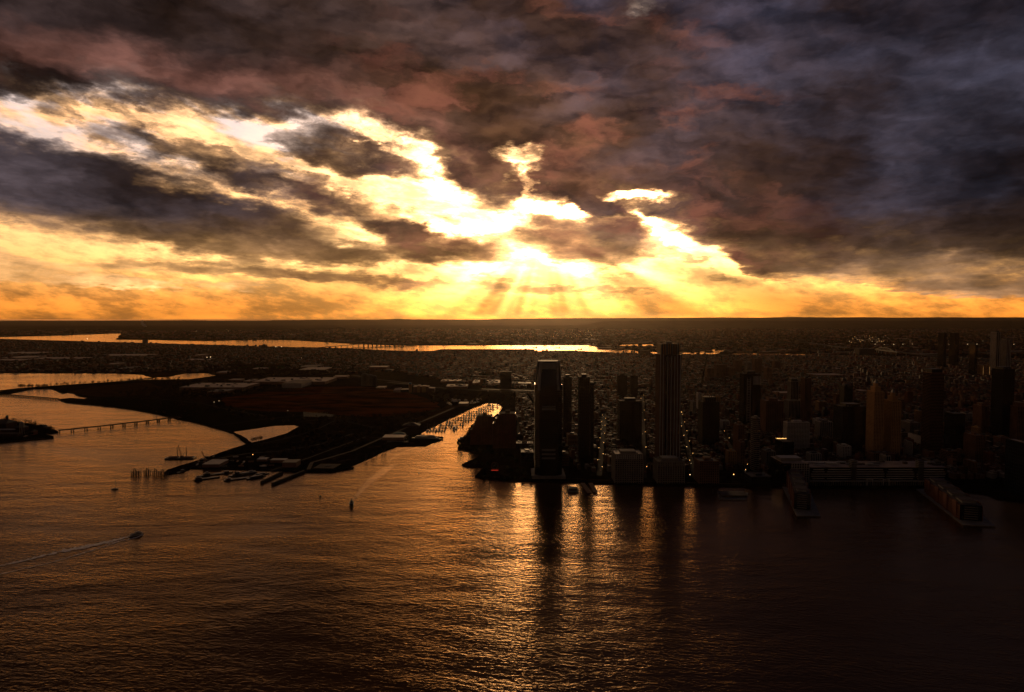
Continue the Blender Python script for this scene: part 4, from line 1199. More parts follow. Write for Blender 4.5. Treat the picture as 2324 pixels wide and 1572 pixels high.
WH = [
    ('long pale-roofed warehouse with rows of roof vents, left of the dry meadow', 407, 552, 880, 870, 12, ROOFP, 16),
    ('long pale-roofed warehouse stretching left of the rounded drums building', 573, 738, 867, 857.5, 14, ROOFP, 18),
    ('tall pale-walled end hall joined to the right of a long warehouse', 640, 684, 871, 863, 22, ROOFG, 0),
    ('oval pale-roofed shed standing alone above the meadow', 756, 787, 855.5, 853, 10, ROOFP, 0),
    ('pale roof above the park, left of the dark wooded hollow', 571, 597, 838, 835.2, 10, ROOFP, 0),
    ('big pale depot roof on the slope, nearer one of a stacked pair', 678, 736, 840, 834.5, 12, ROOFP, 0),
    ('brownish depot roof behind a bigger pale depot roof', 676, 714, 834, 828.5, 12, ROOFG, 0),
    ('red-sided warehouse with a pale roof, above the rounded drums building', 837, 877, 834, 831, 24, ROOFP, 0),
    ('low pale roof below the red-sided warehouse', 858, 889, 841, 838.5, 8, ROOFG, 0),
    ('bright low roof beside the rounded drums building', 853, 872, 880.5, 877, 6, ROOFP, 0),
    ('thin pale roof on the far shore at the left edge, upper one', 0, 80, 803, 799.5, 10, ROOFP, 0),
    ('thin pale roof on the far shore at the left edge, middle one', 0, 62, 813, 808.5, 10, ROOFP, 0),
    ('thin pale roof on the far shore at the left edge, lower one', -30, 43, 819, 815.5, 10, ROOFP, 0),
    ('broad pale container yard roof on the far shore, left of centre', 66, 182, 815, 811.5, 8, ROOFP, 0),
    ('very long thin pale roof on the far shore right of the container yard', 214, 326, 808, 804.5, 10, ROOFP, 0),
    ('small pale roof on the far shore above the inlet', 237, 258, 827.5, 824, 10, ROOFP, 0),
    ('slanting pale roof on the far shore above the marsh', 262, 290, 838, 832, 8, ROOFG, 0),
    ('pale roof beside the highway bend on the far shore', 413, 470, 818, 815, 8, ROOFP, 6),
    ('small pale roof with a rounded end on the far shore', 438, 452, 807, 804, 14, ROOFP, 0),
    ('thin pale roofs at the foot of the green lawn', 490, 514, 846, 843, 8, ROOFP, 0),
    ('low warehouse beside the channel, right of the marsh', 518, 545, 863, 860.5, 8, ROOFP, 0),
    ('flat warehouse between two long warehouses', 552, 566, 866, 861, 9, ROOFP, 2),
    ('dark-roofed yard building in front of the long warehouse', 470, 510, 890, 884, 8, ROOFG, 4),
    ('pale roof with a lit top left of the hilltop slabs', 1896, 1912, 838, 835.5, 10, ROOFP, 0),
    ('long bright roof among the dark houses right of the hilltop slabs', 1853, 1913, 852, 848.5, 14, ROOFP, 0),
    ('pale roof behind the wide brown masonry tower', 1766, 1803, 893, 889, 16, ROOFP, 0),
    ('small bright roof right of the slim tower pair', 1955, 1970, 888, 885, 12, ROOFP, 0),
    ('low pale roof right of the museum', 1012, 1060, 878, 873, 10, ROOFP, 8),
    ('sawtooth pale roofs right of the museum, upper row', 1000, 1045, 866, 862, 10, ROOFP, 6),
    ('clustered pale roofs left of the lone square tower', 1072, 1135, 870, 863, 9, ROOFP, 12),
    ('pale roof right of the lone square tower', 1162, 1206, 871, 868, 9, ROOFP, 4),
    ('shed roof at the top of the marina, beside the boat yard', 1041, 1062, 917, 913, 9, SHED, 0),
    ('pale flat shed beside the marina access road', 868, 916, 994, 987.5, 7, SHED, 0),
    ('small white gabled shed on the dock at the tip of the park', 459, 497, 1055, 1044, 7, SHED, 0),
    ('thin white shed in the middle of the park terminal', 583, 604, 1043.5, 1041.5, 5, PALE, 0),
    ('long low pale shed roof in the park terminal', 613, 647, 1045.5, 1042, 6, SHED, 0),
    ('dark barn-roofed hall in the middle of the park terminal', 640, 672, 1051, 1044, 11, ROOFD, 0),
]
for w in WH:
    warehouse(w[0], *w[1:6], w[6], BRICK if 'red-sided' in w[0] else (SHED if 'pale-walled' in w[0] else BROWN), w[7])
# plaza with a round bed at the park point
P = px_poly([(711, 1063), (728, 1053), (775, 1053.5), (757, 1064)], LAND + .2)
b = MB(); b.sheet([Vector((p.x, p.y)) for p in P], LAND + .2); tag(b.build('park_plaza', PAVE), kind='structure')
c = at(744, 1058, LAND)
b = MB(); b.hexa([(c.x + 8 * math.cos(i * .524), c.y + 8 * math.sin(i * .524), LAND + .1) for i in range(12)], [(c.x + 7.5 * math.cos(i * .524), c.y + 7.5 * math.sin(i * .524), LAND + 1.2) for i in range(12)])
tag(b.build('flower_bed', STONE), 'round raised bed in the middle of the pale plaza at the park point', 'flower bed')
# tent roof hall beside the marina
p = at(934, 968, LAND)
T = Thing('tent_hall', 'low hall with a pointed tent-like roof beside the marina boats', 'hall', (p.x, p.y, LAND))
b = MB(); b.rbox(0, 0, 52, 34, -1, 4.5); T.part('wall', b, [DKBRICK])
b = MB(); b.hexa([(-28, -19, 4.52), (28, -19, 4.52), (28, 19, 4.52), (-28, 19, 4.52)], [(-5, -2, 13), (5, -2, 13), (5, 2, 13), (-5, 2, 13)]); T.part('roof', b, [ROOFG])
p = at(906, 988, LAND)
T = Thing('restaurant', 'green-roofed round pavilion in the car park beside the marina', 'pavilion', (p.x, p.y, LAND))
ring = lambda r_, z: [(r_ * math.cos(i * .393), r_ * .7 * math.sin(i * .393), z) for i in range(16)]
b = MB(); b.hexa(ring(18, -1), ring(18, 5)); T.part('wall', b, [DKBRICK])
b = MB(); b.hexa(ring(20, 5.02), ring(6, 9)); T.part('roof', b, [MATS['copper_roof']])

# ------------------------------------------------------------------ bridges
def trestle(name, label, pts, zdeck, wdeck, hdeck, step, pier_r, m, twin=True, cat='bridge', rail=True, mat_pier=None):
    """deck on bents along a surveyed line; pts: (px, py) of the deck's foot on the water, zdeck: heights"""
    W_ = [at(a, b_) for a, b_ in pts]
    zs = zdeck if isinstance(zdeck, (list, tuple)) else [zdeck] * len(W_)
    o = W_[0]
    T = Thing(name, label, cat, (o.x, o.y, 0))
    L = [0]
    for a, b_ in zip(W_, W_[1:]): L.append(L[-1] + (b_ - a).length)
    for i, (a, b_) in enumerate(zip(W_, W_[1:])):
        p = Vector((a.x - o.x, a.y - o.y, zs[i])); q = Vector((b_.x - o.x, b_.y - o.y, zs[i + 1]))
        b = MB(); b.bar(p, q, wdeck, hdeck); T.part('deck', b, [m])
        if rail:
            n = Vector((-(q - p).y, (q - p).x, 0)).normalized() * (wdeck / 2 - .3)
            for s in (-1, 1):
                b = MB(); b.bar(p + n * s + Vector((0, 0, hdeck / 2 + .55)), q + n * s + Vector((0, 0, hdeck / 2 + .55)), .3, 1.1); T.part('railing', b, [m])
    k = int(L[-1] / step)
    for j in range(k + 1):
        s = L[-1] * j / k
        i = max(x for x in range(len(L)) if L[x] <= s + 1e-6); i = min(i, len(L) - 2)
        t = (s - L[i]) / (L[i + 1] - L[i])
        c = W_[i].lerp(W_[i + 1], t); z = zs[i] * (1 - t) + zs[i + 1] * t - hdeck / 2
        d = (W_[i + 1] - W_[i]).normalized(); n = Vector((-d.y, d.x, 0))
        if z < 1: continue
        offs = (-1, 1) if twin else (0,)
        for e in offs:
            b = MB(); q = c - o + d * e * (step * .09 if twin else 0)
            b.bar((q.x - n.x * wdeck * .42, q.y - n.y * wdeck * .42, z * .5 - 1), (q.x + n.x * wdeck * .42, q.y + n.y * wdeck * .42, z * .5 - 1), pier_r * 2, z + 1.9)
            T.part('pier', b, [mat_pier or m])
    return T
trestle('island_bridge', 'low road bridge on paired piers linking the island to the park seawall', [(133, 982.5), (230, 972.5), (320, 962), (408, 951)], 6.5, 8, 1.6, 34, .9, WOOD)
trestle('pile_walkway', 'low walkway on close-set piles continuing the seawall at the left edge', [(-60, 893), (0, 897.5), (60, 902), (132, 908)], 4.5, 7, 1.4, 17, .8, WOOD, twin=False)
T = trestle('bay_bridge', 'long high highway bridge on tall slender piers across the far bay', [(712, 791), (765, 791.5), (823, 790), (871, 787.5), (905, 786), (941, 785.5)], [4, 26, 44, 46, 34, 10], 20, 6, 62, 2.2, DKSTEEL, twin=False, rail=False)
T = trestle('rail_bridge', 'low rail trestle with two lift towers below the high bay bridge', [(768, 793.5), (820, 791.5), (871, 789), (897, 788), (912, 787.6), (945, 786.8)], 9, 10, 5, 52, 4.5, DKSTEEL, twin=False, rail=False)
for (px, py, t) in ((897, 788, 771), (912.5, 787.6, 769.5)):
    c = at(px, py); zt = on_plane_y(px, t, c.y).z
    for s in (-1, 1):
        b = MB(); b.bar((c.x - T.loc.x + s * 9, c.y - T.loc.y, -1), (c.x - T.loc.x + s * 7, c.y - T.loc.y, zt), 6, 6); T.part('lift_tower_leg', b, [DKSTEEL])
    for j in range(5):
        z = zt * (.15 + .21 * j)
        b = MB(); b.bar((c.x - T.loc.x - 12, c.y - T.loc.y, z), (c.x - T.loc.x + 12, c.y - T.loc.y, z), 6, 5 if j == 4 else 2.5); T.part('cross_beam', b, [DKSTEEL])
def viaduct(name, label, top_pts, zt, w, h, step, humps=()):
    W_ = [at(a, b_, z) for (a, b_), z in zip(top_pts, zt)]
    o = Vector((W_[0].x, W_[0].y, 0))
    T = Thing(name, label, 'viaduct', o)
    for a, b_ in zip(W_, W_[1:]):
        b = MB(); b.bar(a - o, b_ - o, w, h); T.part('deck', b, [DKSTEEL])
        n = max(1, int((b_ - a).length / step))
        for i in range(n):
            p = a.lerp(b_, (i + .5) / n) - o
            b = MB(); b.bar((p.x, p.y, p.z / 2 - h / 2 - 1), (p.x + .01, p.y + 3, p.z / 2 - h / 2 - 1), 5, max(2, p.z - h / 2)); T.part('pier', b, [CONC])
    for (i, t0, t1, hh) in humps:
        a, b_ = W_[i] - o, W_[i + 1] - o
        p, q = a.lerp(b_, t0), a.lerp(b_, t1)
        N = 8
        arc = [p.lerp(q, k / N) + Vector((0, 0, h / 2 + hh * math.sin(math.pi * k / N))) for k in range(N + 1)]
        for k in range(N):
            b = MB(); b.bar(arc[k], arc[k + 1], 8, 5); T.part('truss_chord', b, [DKSTEEL])
            b = MB(); f = p.lerp(q, k / N) + Vector((0, 0, h / 2)); b.bar(f, arc[k + 1], 6, 4); T.part('truss_web', b, [DKSTEEL])
    return T
viaduct('elevated_highway', 'long dark elevated highway with a truss hump crossing the far meadows', [(1560, 781), (1700, 780), (1800, 777.5), (1836, 778.5), (1880, 785), (1925, 791), (1985, 793.5), (2040, 800), (2110, 808), (2200, 815), (2324, 822)],
        [18, 22, 40, 46, 34, 28, 34, 40, 30, 22, 20], 24, 9, 120, humps=((2, .1, .9, 34), (6, .05, .8, 24)))
viaduct('elevated_highway', 'straight elevated road behind the marina, running left of the tapered tower', [(1094, 884), (1150, 886), (1210, 887.5), (1300, 888), (1420, 888.5), (1480, 888)], [14] * 6, 18, 3, 45)

# four chimneys of the power station
T = Thing('power_station', 'dark power station with four slender chimneys in the far meadows', 'power station', at(1968, 806, LAND))
k = T.loc.y / FPX
b = MB(); b.box(-18 * k, 18 * k, 0, 80, -1, 14 * k); T.part('hall', b, [DKSTEEL])
for i, (u, t) in enumerate(((-16, 24), (-7, 28), (3, 26), (13, 25))):
    b = MB(); b.tube((u * k, 20, -1), (u * k, 20, t * k), .9 * k, .6 * k, 8); T.part('chimney', b, [BLACKP])

# the far city skyline
sky_t = [(1601, 757, 5), (1606, 750, 3), (1612, 754, 4), (1618, 751, 3), (1624, 749.5, 3), (1630, 753, 6), (1638, 755, 5), (1646, 751, 4), (1653, 749, 8), (1662, 753, 5), (1672, 756, 7), (1682, 754, 5), (1690, 757, 5), (1700, 752, 4),
         (1709, 755, 5), (1717, 753.5, 4), (1726, 757, 6), (1580, 756, 6), (1568, 759, 8), (1546, 758, 4), (1190, 751, 5), (1204, 752, 6), (1240, 748, 5), (1310, 745, 4), (983, 752, 6), (1020, 753, 5)]
for i, (px, t, w) in enumerate(sky_t):
    Y = at(px, 764 if px > 1500 else 756, LAND).y
    x = on_plane_y(px, t, Y); W_ = w * Y / FPX
    nm = 'far city tower, number of thin dark towers on the skyline'
    T = Thing('distant_tower', 'small hazy tower in the far city skyline' if px > 1500 else 'small hazy block on the far plain below the ridge', 'tower', (x.x, Y, LAND), 'far skyline towers' if px > 1500 else 'blocks on the far plain')
    h = x.z - LAND
    b = MB(); b.box(-W_ / 2, W_ / 2, -W_ / 2, W_ / 2, -1, h * .86); T.part('wall', b, [DKBRICK if i % 3 else CONC])
    b = MB(); b.box(-W_ / 3, W_ / 3, -W_ / 3, W_ / 3, h * .86 + .02, h); T.part('upper_storeys', b, [DKBRICK])

# steam rising from a far plant
p = at(331, 748, LAND)
b = MB(); r = random.Random(3)
sp = [(0, 0, 40, 16), (-10, 0, 75, 22), (-35, 0, 105, 26), (-70, 0, 122, 22), (-95, 0, 150, 24), (-105, 0, 185, 22), (-90, 0, 215, 24)]
for (x, y, z, s) in sp:
    for _ in range(3):
        cx, cz = x + r.uniform(-10, 10), z + r.uniform(-10, 10)
        ring = lambda kk, zz: [(p.x + cx + s * kk * math.cos(i * .7854), p.y + s * kk * math.sin(i * .7854), cz + zz) for i in range(8)]
        prev = (.1, -s)
        for (kk, zz) in ((.7, -s * .7), (1, 0), (.7, s * .7), (.1, s)):
            b.hexa(ring(prev[0], prev[1]), ring(kk, zz)); prev = (kk, zz)
tag(b.build('steam_plume', WHITE, smooth=True), 'small white steam plume rising from the far plant, below the ridge at the left', 'steam', kind='stuff')

# ------------------------------------------------------------------ island with its halls at the left edge
def island():
    P = [at(a, b_) for a, b_ in [(-260, 1030), (-100, 1014), (0, 1007), (60, 1001), (122, 995.5), (121, 992.5), (98, 986), (133, 983), (130, 979.5), (112, 974), (95, 968), (60, 962), (0, 955), (-120, 950), (-260, 955)]]
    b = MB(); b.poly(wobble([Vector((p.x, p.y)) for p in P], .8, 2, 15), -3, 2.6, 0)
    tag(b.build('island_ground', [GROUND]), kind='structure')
    b = MB()
    b.bar(at(-100, 1012, 3.2), at(0, 1005, 3.2), 1.0, 1.4); b.bar(at(0, 1005, 3.2), at(62, 999, 3.2), 1.0, 1.4); b.bar(at(62, 999, 3.2), at(118, 994, 3.2), 1.0, 1.4)
    tag(b.build('seawall', STONE), 'low stone seawall along the near edge of the island at the left', 'wall')
    def hall(label, xl, xr, ytop, yb, dep, roofm, wallm=DKBRICK, ridge=.35, cup=()):
        x, y, w, h = place(xl, xr, ytop, yb, dep, 2.6)
        T = Thing('island_hall', label, 'building', (x, y, 2.6))
        hw = h * (1 - ridge)
        b = MB(); b.box(-w / 2, w / 2, -dep / 2, dep / 2, -1, hw); T.part('wall', b, [wallm])
        b = MB(); b.hexa([(-w / 2 - .6, -dep / 2 - .6, hw + .01), (w / 2 + .6, -dep / 2 - .6, hw + .01), (w / 2 + .6, dep / 2 + .6, hw + .01), (-w / 2 - .6, dep / 2 + .6, hw + .01)],
                         [(-w / 2 + dep * .25, -.4, h), (w / 2 - dep * .25, -.4, h), (w / 2 - dep * .25, .4, h), (-w / 2 + dep * .25, .4, h)]); T.part('roof', b, [roofm])
        n = max(3, int(w / 7))
        for i in range(n):
            u = -w / 2 + w * (i + .5) / n
            b = MB(); b.box(u - 1.3, u + 1.3, -dep / 2 - .25, -dep / 2 - .05, hw * .25, hw * .8); T.part('window', b, [GLASS])
        for u in cup:
            b = MB(); b.box(u * w - 3, u * w + 3, -3, 3, hw, h + 7); c = T.part('corner_turret', b, [BRICK])
            q = MB(); q.hexa([(u * w - 3.4, -3.4, h + 7.02), (u * w + 3.4, -3.4, h + 7.02), (u * w + 3.4, 3.4, h + 7.02), (u * w - 3.4, 3.4, h + 7.02)], [(u * w - .2, -.2, h + 13), (u * w + .2, -.2, h + 13), (u * w + .2, .2, h + 13), (u * w - .2, .2, h + 13)]); T.part('roof', q, [MATS['copper_roof']], parent=c)
    hall('large dark hall with a domed roof line, tallest on the island', -40, 40, 952, 976, 46, ROOFD, cup=(-.3, .3))
    hall('dark hall beside the water tower on the island', 32, 66, 965, 980, 26, ROOFD)
    hall('long pale-roofed low building nearest the island seawall, right one', -60, 50, 982, 991, 16, ROOFG)
    hall('second long pale-roofed low building behind the one at the island seawall', -60, 40, 973.5, 981, 14, SHED)
    hall('small pale-roofed pavilion near the tip of the island', 52, 64, 989, 994, 14, ROOFP)
    hall('brown block right of the water tower on the island', 70, 86, 975, 988, 18, ROOFG, BRICK)
    hall('low flat shed on the bridge end of the island', 96, 112, 968, 974, 16, ROOFG)
    hall('low dark wing in the middle of the island', 84, 108, 964, 972, 18, ROOFD)
    # water tower
    c = at(50, 986, 2.6); k = c.y / FPX
    T = Thing('water_tower', 'grey water tower with a broad tank standing on the island', 'water tower', (c.x, c.y, 2.6))
    zt, zb = on_plane_y(50, 957.5, c.y).z - 2.6, on_plane_y(50, 970.5, c.y).z - 2.6
    ring = lambda r_, z: [(r_ * math.cos(i * .4488), r_ * math.sin(i * .4488), z) for i in range(14)]
    b = MB(); b.hexa(ring(4.6 * k, zb), ring(4.9 * k, zb + (zt - zb) * .75)); b.hexa(ring(4.95 * k, zb + (zt - zb) * .75 + .01), ring(.6 * k, zt)); T.part('tank', b, [STEEL])
    for i in range(4):
        a = math.pi / 4 + i * math.pi / 2
        b = MB(); b.tube((4.6 * k * math.cos(a), 4.6 * k * math.sin(a), -1), (3.6 * k * math.cos(a), 3.6 * k * math.sin(a), zb), .6); T.part('leg', b, [STEEL])
    b = MB(); b.tube((0, 0, -1), (0, 0, zb), 1.0); T.part('riser_pipe', b, [STEEL])
    c = at(18.5, 968, 2.6); zt = on_plane_y(18.5, 944.5, c.y).z
    T = Thing('chimney', 'slim tall chimney rising above the dark island hall', 'chimney', (c.x, c.y, 2.6))
    b = MB(); b.tube((0, 0, -1), (0, 0, zt - 2.6), 2.2, 1.5, 10); T.part('shaft', b, [DKBRICK])
    b = MB(); b.tube((0, 0, zt - 2.59), (0, 0, zt - 1.2), 1.9, 1.9, 10); T.part('cap', b, [DKBRICK])
island()

# ------------------------------------------------------------------ boats and ships
def hull(b, L, B, H, z0=-.6, mi=0, bow=.30, stern=.85):
    top = [(-B / 2 * stern, -L / 2), (B / 2 * stern, -L / 2), (B / 2, -L * .2), (B / 2, L * .15), (B * .28, L * .38), (0, L / 2), (-B * .28, L * .38), (-B / 2, L * .15), (-B / 2, -L * .2)]
    b.hexa([(x * .78, y * .93, z0) for x, y in top], [(x, y, H) for x, y in top], mi)
def copy_tree(o, parent=None):
    c = o.copy(); col.objects.link(c)
    if parent is not None: c.parent = parent
    for ch in o.children: copy_tree(ch, c)
    return c
def motor_boat(label, group, m=HULLW):
    T = Thing('motor_boat', label, 'boat', (0, 0, 0), group)
    b = MB(); hull(b, 11, 3.7, 1.5); T.part('hull', b, [m])
    b = MB(); b.hexa([(-1.4, -3, 1.52), (1.4, -3, 1.52), (1.2, 2.6, 1.52), (-1.2, 2.6, 1.52)], [(-1.2, -2.6, 3.4), (1.2, -2.6, 3.4), (.9, 1.2, 3.4), (-.9, 1.2, 3.4)]); c = T.part('cabin', b, [HULLW])
    b = MB(); b.box(-1.0, 1.0, -2.2, .2, 3.42, 4.0); T.part('flybridge', b, [HULLW], parent=c)
    b = MB(); b.box(-1.25, 1.25, -1.5, 1.7, 2.4, 2.9); T.part('window_band', b, [GLASS], parent=c)
    return T.o
def sail_boat(label, group, mast=15):
    T = Thing('sailing_boat', label, 'boat', (0, 0, 0), group)
    b = MB(); hull(b, 12, 3.4, 1.2); T.part('hull', b, [HULLD])
    b = MB(); b.hexa([(-1, -2, 1.22), (1, -2, 1.22), (.7, 2.6, 1.22), (-.7, 2.6, 1.22)], [(-.8, -1.8, 1.9), (.8, -1.8, 1.9), (.5, 2.3, 1.9), (-.5, 2.3, 1.9)]); T.part('cabin', b, [HULLW])
    b = MB(); b.tube((0, 1.2, 1.2), (0, 1.2, mast), .30, .20, 5); T.part('mast', b, [DKSTEEL])
    b = MB(); b.tube((0, 1.2, 2.4), (0, -4.2, 2.5), .35, .25, 5); T.part('furled_sail', b, [PALE])
    b = MB(); b.tube((0, 5.8, 1.3), (0, 1.2, mast - .5), .06, .06, 4); T.part('forestay', b, [DKSTEEL])
    return T.o
mp = [motor_boat('white cabin motor boat moored at a marina dock in the sunlit basin', 'motor boats at the marina docks'), sail_boat('sailing boat with a bare mast moored at a marina dock in the sunlit basin', 'sailing boats at the marina docks')]
rb = random.Random(11)
A, Bk = at(962, 982), at(1112, 919)
first = [True, True]
ND = 12
ORD = ['nearest', 'second', 'third', 'fourth', 'fifth', 'sixth', 'seventh', 'eighth', 'ninth', 'tenth', 'eleventh', 'farthest']
for k in range(ND):
    t = (k + .4) / ND
    base = A.lerp(Bk, t)
    L = 84 - 26 * t if k > 0 else 60
    T = Thing('dock', 'narrow floating marina dock with moored boats, ' + ORD[k] + ' from the river', 'dock', (base.x, base.y, 0), 'marina docks')
    b = MB(); b.box(-4, L, -1.1, 1.1, .1, .8); T.part('walkway', b, [WOOD])
    nb = int(L / 12)
    for i in range(nb):
        for s in (-1, 1):
            b = MB(); b.box(i * 12 + 5.2, i * 12 + 5.9, min(s * 1.12, s * 11), max(s * 1.12, s * 11), .15, .7); T.part('finger', b, [WOOD])
        b = MB(); b.tube((i * 12 + 5.5, 1.5, -2), (i * 12 + 5.5, 1.5, 5), .3, .3, 5); T.part('pile', b, [WOOD])
    x = 2.0
    while x < L - 3:
        for s in (-1, 1):
            if rb.random() < .66:
                q = 1 if rb.random() < .42 else 0
                src = mp[q]
                o = src if first[q] else copy_tree(src)
                first[q] = False
                o['label'] = ('white cabin motor boat' if q == 0 else 'sailing boat with a bare mast') + ' moored along the marina dock ' + ORD[k] + ' from the river'
                o.location = (base.x + x + rb.uniform(-.3, .3), base.y + s * 10.5, 0)
                o.rotation_euler = (0, 0, 0 if s < 0 else math.pi)
                if rb.random() < .5: o.rotation_euler.z += math.pi
                sc_ = rb.uniform(1.2, 1.75); o.scale = (sc_, sc_, sc_)
        x += 9.0
# storage boxes in the yard at the park tip
rk = random.Random(8)
kb = MB(); kb.box(-6, 6, -1.3, 1.3, 0, 2.7); km = [kb.mesh('storage_container', [m]) for m in (RUST, DKSTEEL, SHED)]
KN = {0: 'rusty', 1: 'dark', 2: 'pale'}
for i in range(34):
    px, py = rk.uniform(445, 625), rk.uniform(1037, 1062)
    p = at(px, py, LAND)
    if not clear_of(p.x, p.y, 7) or py > 1064 - abs(px - 560) * .02 or px + (py - 1037) * 2 < 470: continue
    q = i % 3
    o = link(bpy.data.objects.new('storage_container', km[q])); o.location = p; o.rotation_euler = (0, 0, rk.choice([.1, 1.67]) + rk.uniform(-.1, .1))
    tag(o, KN[q] + ' steel storage container standing in the yard at the park tip', 'container', KN[q] + ' containers in the park tip yard')
# boats laid up ashore at the head of the marina
first2 = True
for i in range(46):
    px, py = rb.uniform(1012, 1092), rb.uniform(906, 924)
    if py > 924 - (px - 1012) * .12 or (1038 < px < 1065 and 910 < py < 919): continue
    o = copy_tree(mp[0])
    o['label'] = 'white motor boat laid up ashore in the boat yard at the head of the marina'; o['group'] = 'boats laid up in the boat yard'
    p = at(px, py, LAND + .9); o.location = p; o.rotation_euler = (0, 0, rb.uniform(0, 6.28)); o.scale = (1.2, 1.2, 1.2)

def vessel(label, p0, p1, beam, tiers, hm=HULLD, fm=1.6, name='ship', cat='ship', funnel=True, mast=8, rz_off=0, dz=0):
    """a ship between two surveyed points (stern, bow) on the water"""
    a, b_ = at(*p0), at(*p1)
    c = (a + b_) / 2; L = (b_ - a).length; d = b_ - a
    rz = math.atan2(-d.x, d.y)
    T = Thing(name, label, cat, (c.x, c.y, dz), rz=rz)
    m = MB(); hull(m, L, beam, fm); T.part('hull', m, [hm])
    z = fm + .02
    for i, (f0, f1, w, h, mm) in enumerate(tiers):
        m = MB(); m.box(-beam * w / 2, beam * w / 2, -L / 2 + L * f0, -L / 2 + L * f1, z, z + h); ti = T.part('deckhouse', m, [mm])
        m = MB(); m.box(-beam * w / 2 - .06, beam * w / 2 + .06, -L / 2 + L * f0 + .4, -L / 2 + L * f1 - .4, z + h * .45, z + h * .8); T.part('window_band', m, [GLASS], parent=ti)
        m = MB(); m.box(-beam * w / 2 - .3, beam * w / 2 + .3, -L / 2 + L * f0 - .3, -L / 2 + L * f1 + .3, z + h + .01, z + h + .25); T.part('roof', m, [STEEL], parent=ti)
        z += h + .27
    if funnel:
        m = MB(); m.tube((0, -L * .12, z), (0, -L * .14, z + 3), 1.1, .9, 8); T.part('funnel', m, [RUST])
    if mast:
        m = MB(); m.tube((0, L * .05, z), (0, L * .05, z + mast), .2, .1, 5); T.part('mast', m, [DKSTEEL])
    return T
vessel('ferry boat with two decks speeding right, drawing a pale wake at the left', (292.5, 1219.5), (327, 1211.5), 7, ((.12, .82, .86, 2.0, HULLW), (.40, .68, .7, 1.8, HULLW)), HULLW, 1.6, 'ferry', 'ferry', funnel=False, mast=4)
vessel('dark tug heading towards us at the point of a wide V wake', (797.5, 1141.5), (798.3, 1153.5), 8.5, ((.35, .75, .7, 3.0, HULLD), (.42, .62, .5, 3.2, HULLD)), HULLD, 2.4, 'tug_boat', 'tug', mast=5)
vessel('tiny dark launch alone on the open water left of the tug', (724.5, 1128), (729, 1127.2), 2.6, ((.3, .6, .6, 1.6, HULLD),), HULLD, 1.0, 'launch', 'boat', False, 3)
vessel('tiny buoy boat alone on the bright water near the canal mouth', (950, 1075.4), (951.8, 1075), 1.6, ((.3, .6, .6, 1.4, HULLD),), HULLD, .9, 'launch', 'boat', False, 2)
sb = sail_boat('lone sailing boat with a bare mast on open water at the left', None, 20)
del_keys = [k for k in ('group',) if k in sb and not sb[k]]
sb.location = at(261, 1111.5); sb.rotation_euler = (0, 0, R(-75)); sb.scale = (1.1, 1.1, 1.1)
for i, (px, py, t) in enumerate(((1214, 790, 'leftmost'), (1266, 790.4, 'middle'), (1316, 794, 'rightmost'))):
    p = at(px, py, LAND + .3)
    T = Thing('barge', t + ' of three small dark vessels on the shining far bay', 'barge', p, None, R(80))
    b = MB(); hull(b, 50, 14, 5); T.part('hull', b, [HULLD]); b = MB(); b.box(-4, 4, -20, -10, 5.02, 14); T.part('wheelhouse', b, [HULLD])
vessel('long white excursion ship moored at the entrance of the marina', (936, 996), (1007, 998.5), 13, ((.1, .82, .9, 3, HULLW), (.14, .74, .8, 2.8, HULLW), (.5, .7, .5, 2.6, HULLW)), HULLD, 2.8)
vessel('large white motor yacht moored outside the marina docks', (1029, 978), (1033, 970), 9, ((.2, .8, .8, 2.6, HULLW), (.3, .65, .7, 2.4, HULLW)), HULLW, 2.6, 'yacht', 'yacht', False, 6)
vessel('square dark work barge tied up below the brick apartment towers', (1043, 1000), (1056, 993), 16, ((.3, .55, .6, 2.6, DKSTEEL),), HULLD, 3.0, 'barge', 'barge', False, 9)
# vessels crowded at the tip of the park
vs = [((440, 1091), (500, 1084), 11, 'leftmost long tug-ended barge in the cluster of vessels at the park tip', 'barge', ((.05, .3, .7, 3, RUST), (.1, .22, .5, 3, HULLW))),
      ((452, 1083), (486, 1077), 10, 'tug with a pale wheelhouse behind the leftmost barge at the park tip', 'tug_boat', ((.3, .7, .7, 2.6, HULLD), (.4, .6, .5, 3, HULLW))),
      ((478, 1079), (530, 1073), 12, 'rusty deck barge tied up along the park shore, behind the tugs', 'barge', ((.6, .8, .6, 3, RUST),)),
      ((508, 1092), (568, 1085), 12, 'long flat work barge in the middle of the vessel cluster at the park tip', 'barge', ((.1, .25, .6, 2.6, RUST), )),
      ((518, 1083), (560, 1077), 10, 'tug with two deckhouses in the middle of the vessel cluster', 'tug_boat', ((.25, .7, .75, 2.8, HULLD), (.35, .6, .5, 3, HULLD))),
      ((545, 1079), (585, 1073), 9, 'small pale-decked ferry lying against the park shore', 'ferry', ((.1, .85, .85, 2.4, HULLW), (.5, .7, .5, 2.2, HULLW))),
      ((560, 1089), (604, 1081), 9, 'dark crew boat at the right of the vessel cluster, near the slip walls', 'ferry', ((.2, .8, .8, 2.4, HULLD),)),
      ((575, 1082), (612, 1075.5), 8, 'rightmost small dark boat lying between the cluster and the slip walls', 'ferry', ((.2, .7, .8, 2.4, HULLD),)),
      ((404, 1075), (424, 1067), 9, 'low rusty scow moored inside the pier at the park tip', 'barge', ((.4, .6, .6, 2.2, RUST),))]
for (p0, p1, bm, lb, nm, ti) in vs:
    vessel(lb, p0, p1, bm, ti, HULLD, 2.2, nm, nm.split('_')[0], nm == 'tug_boat', rb.uniform(7, 14))
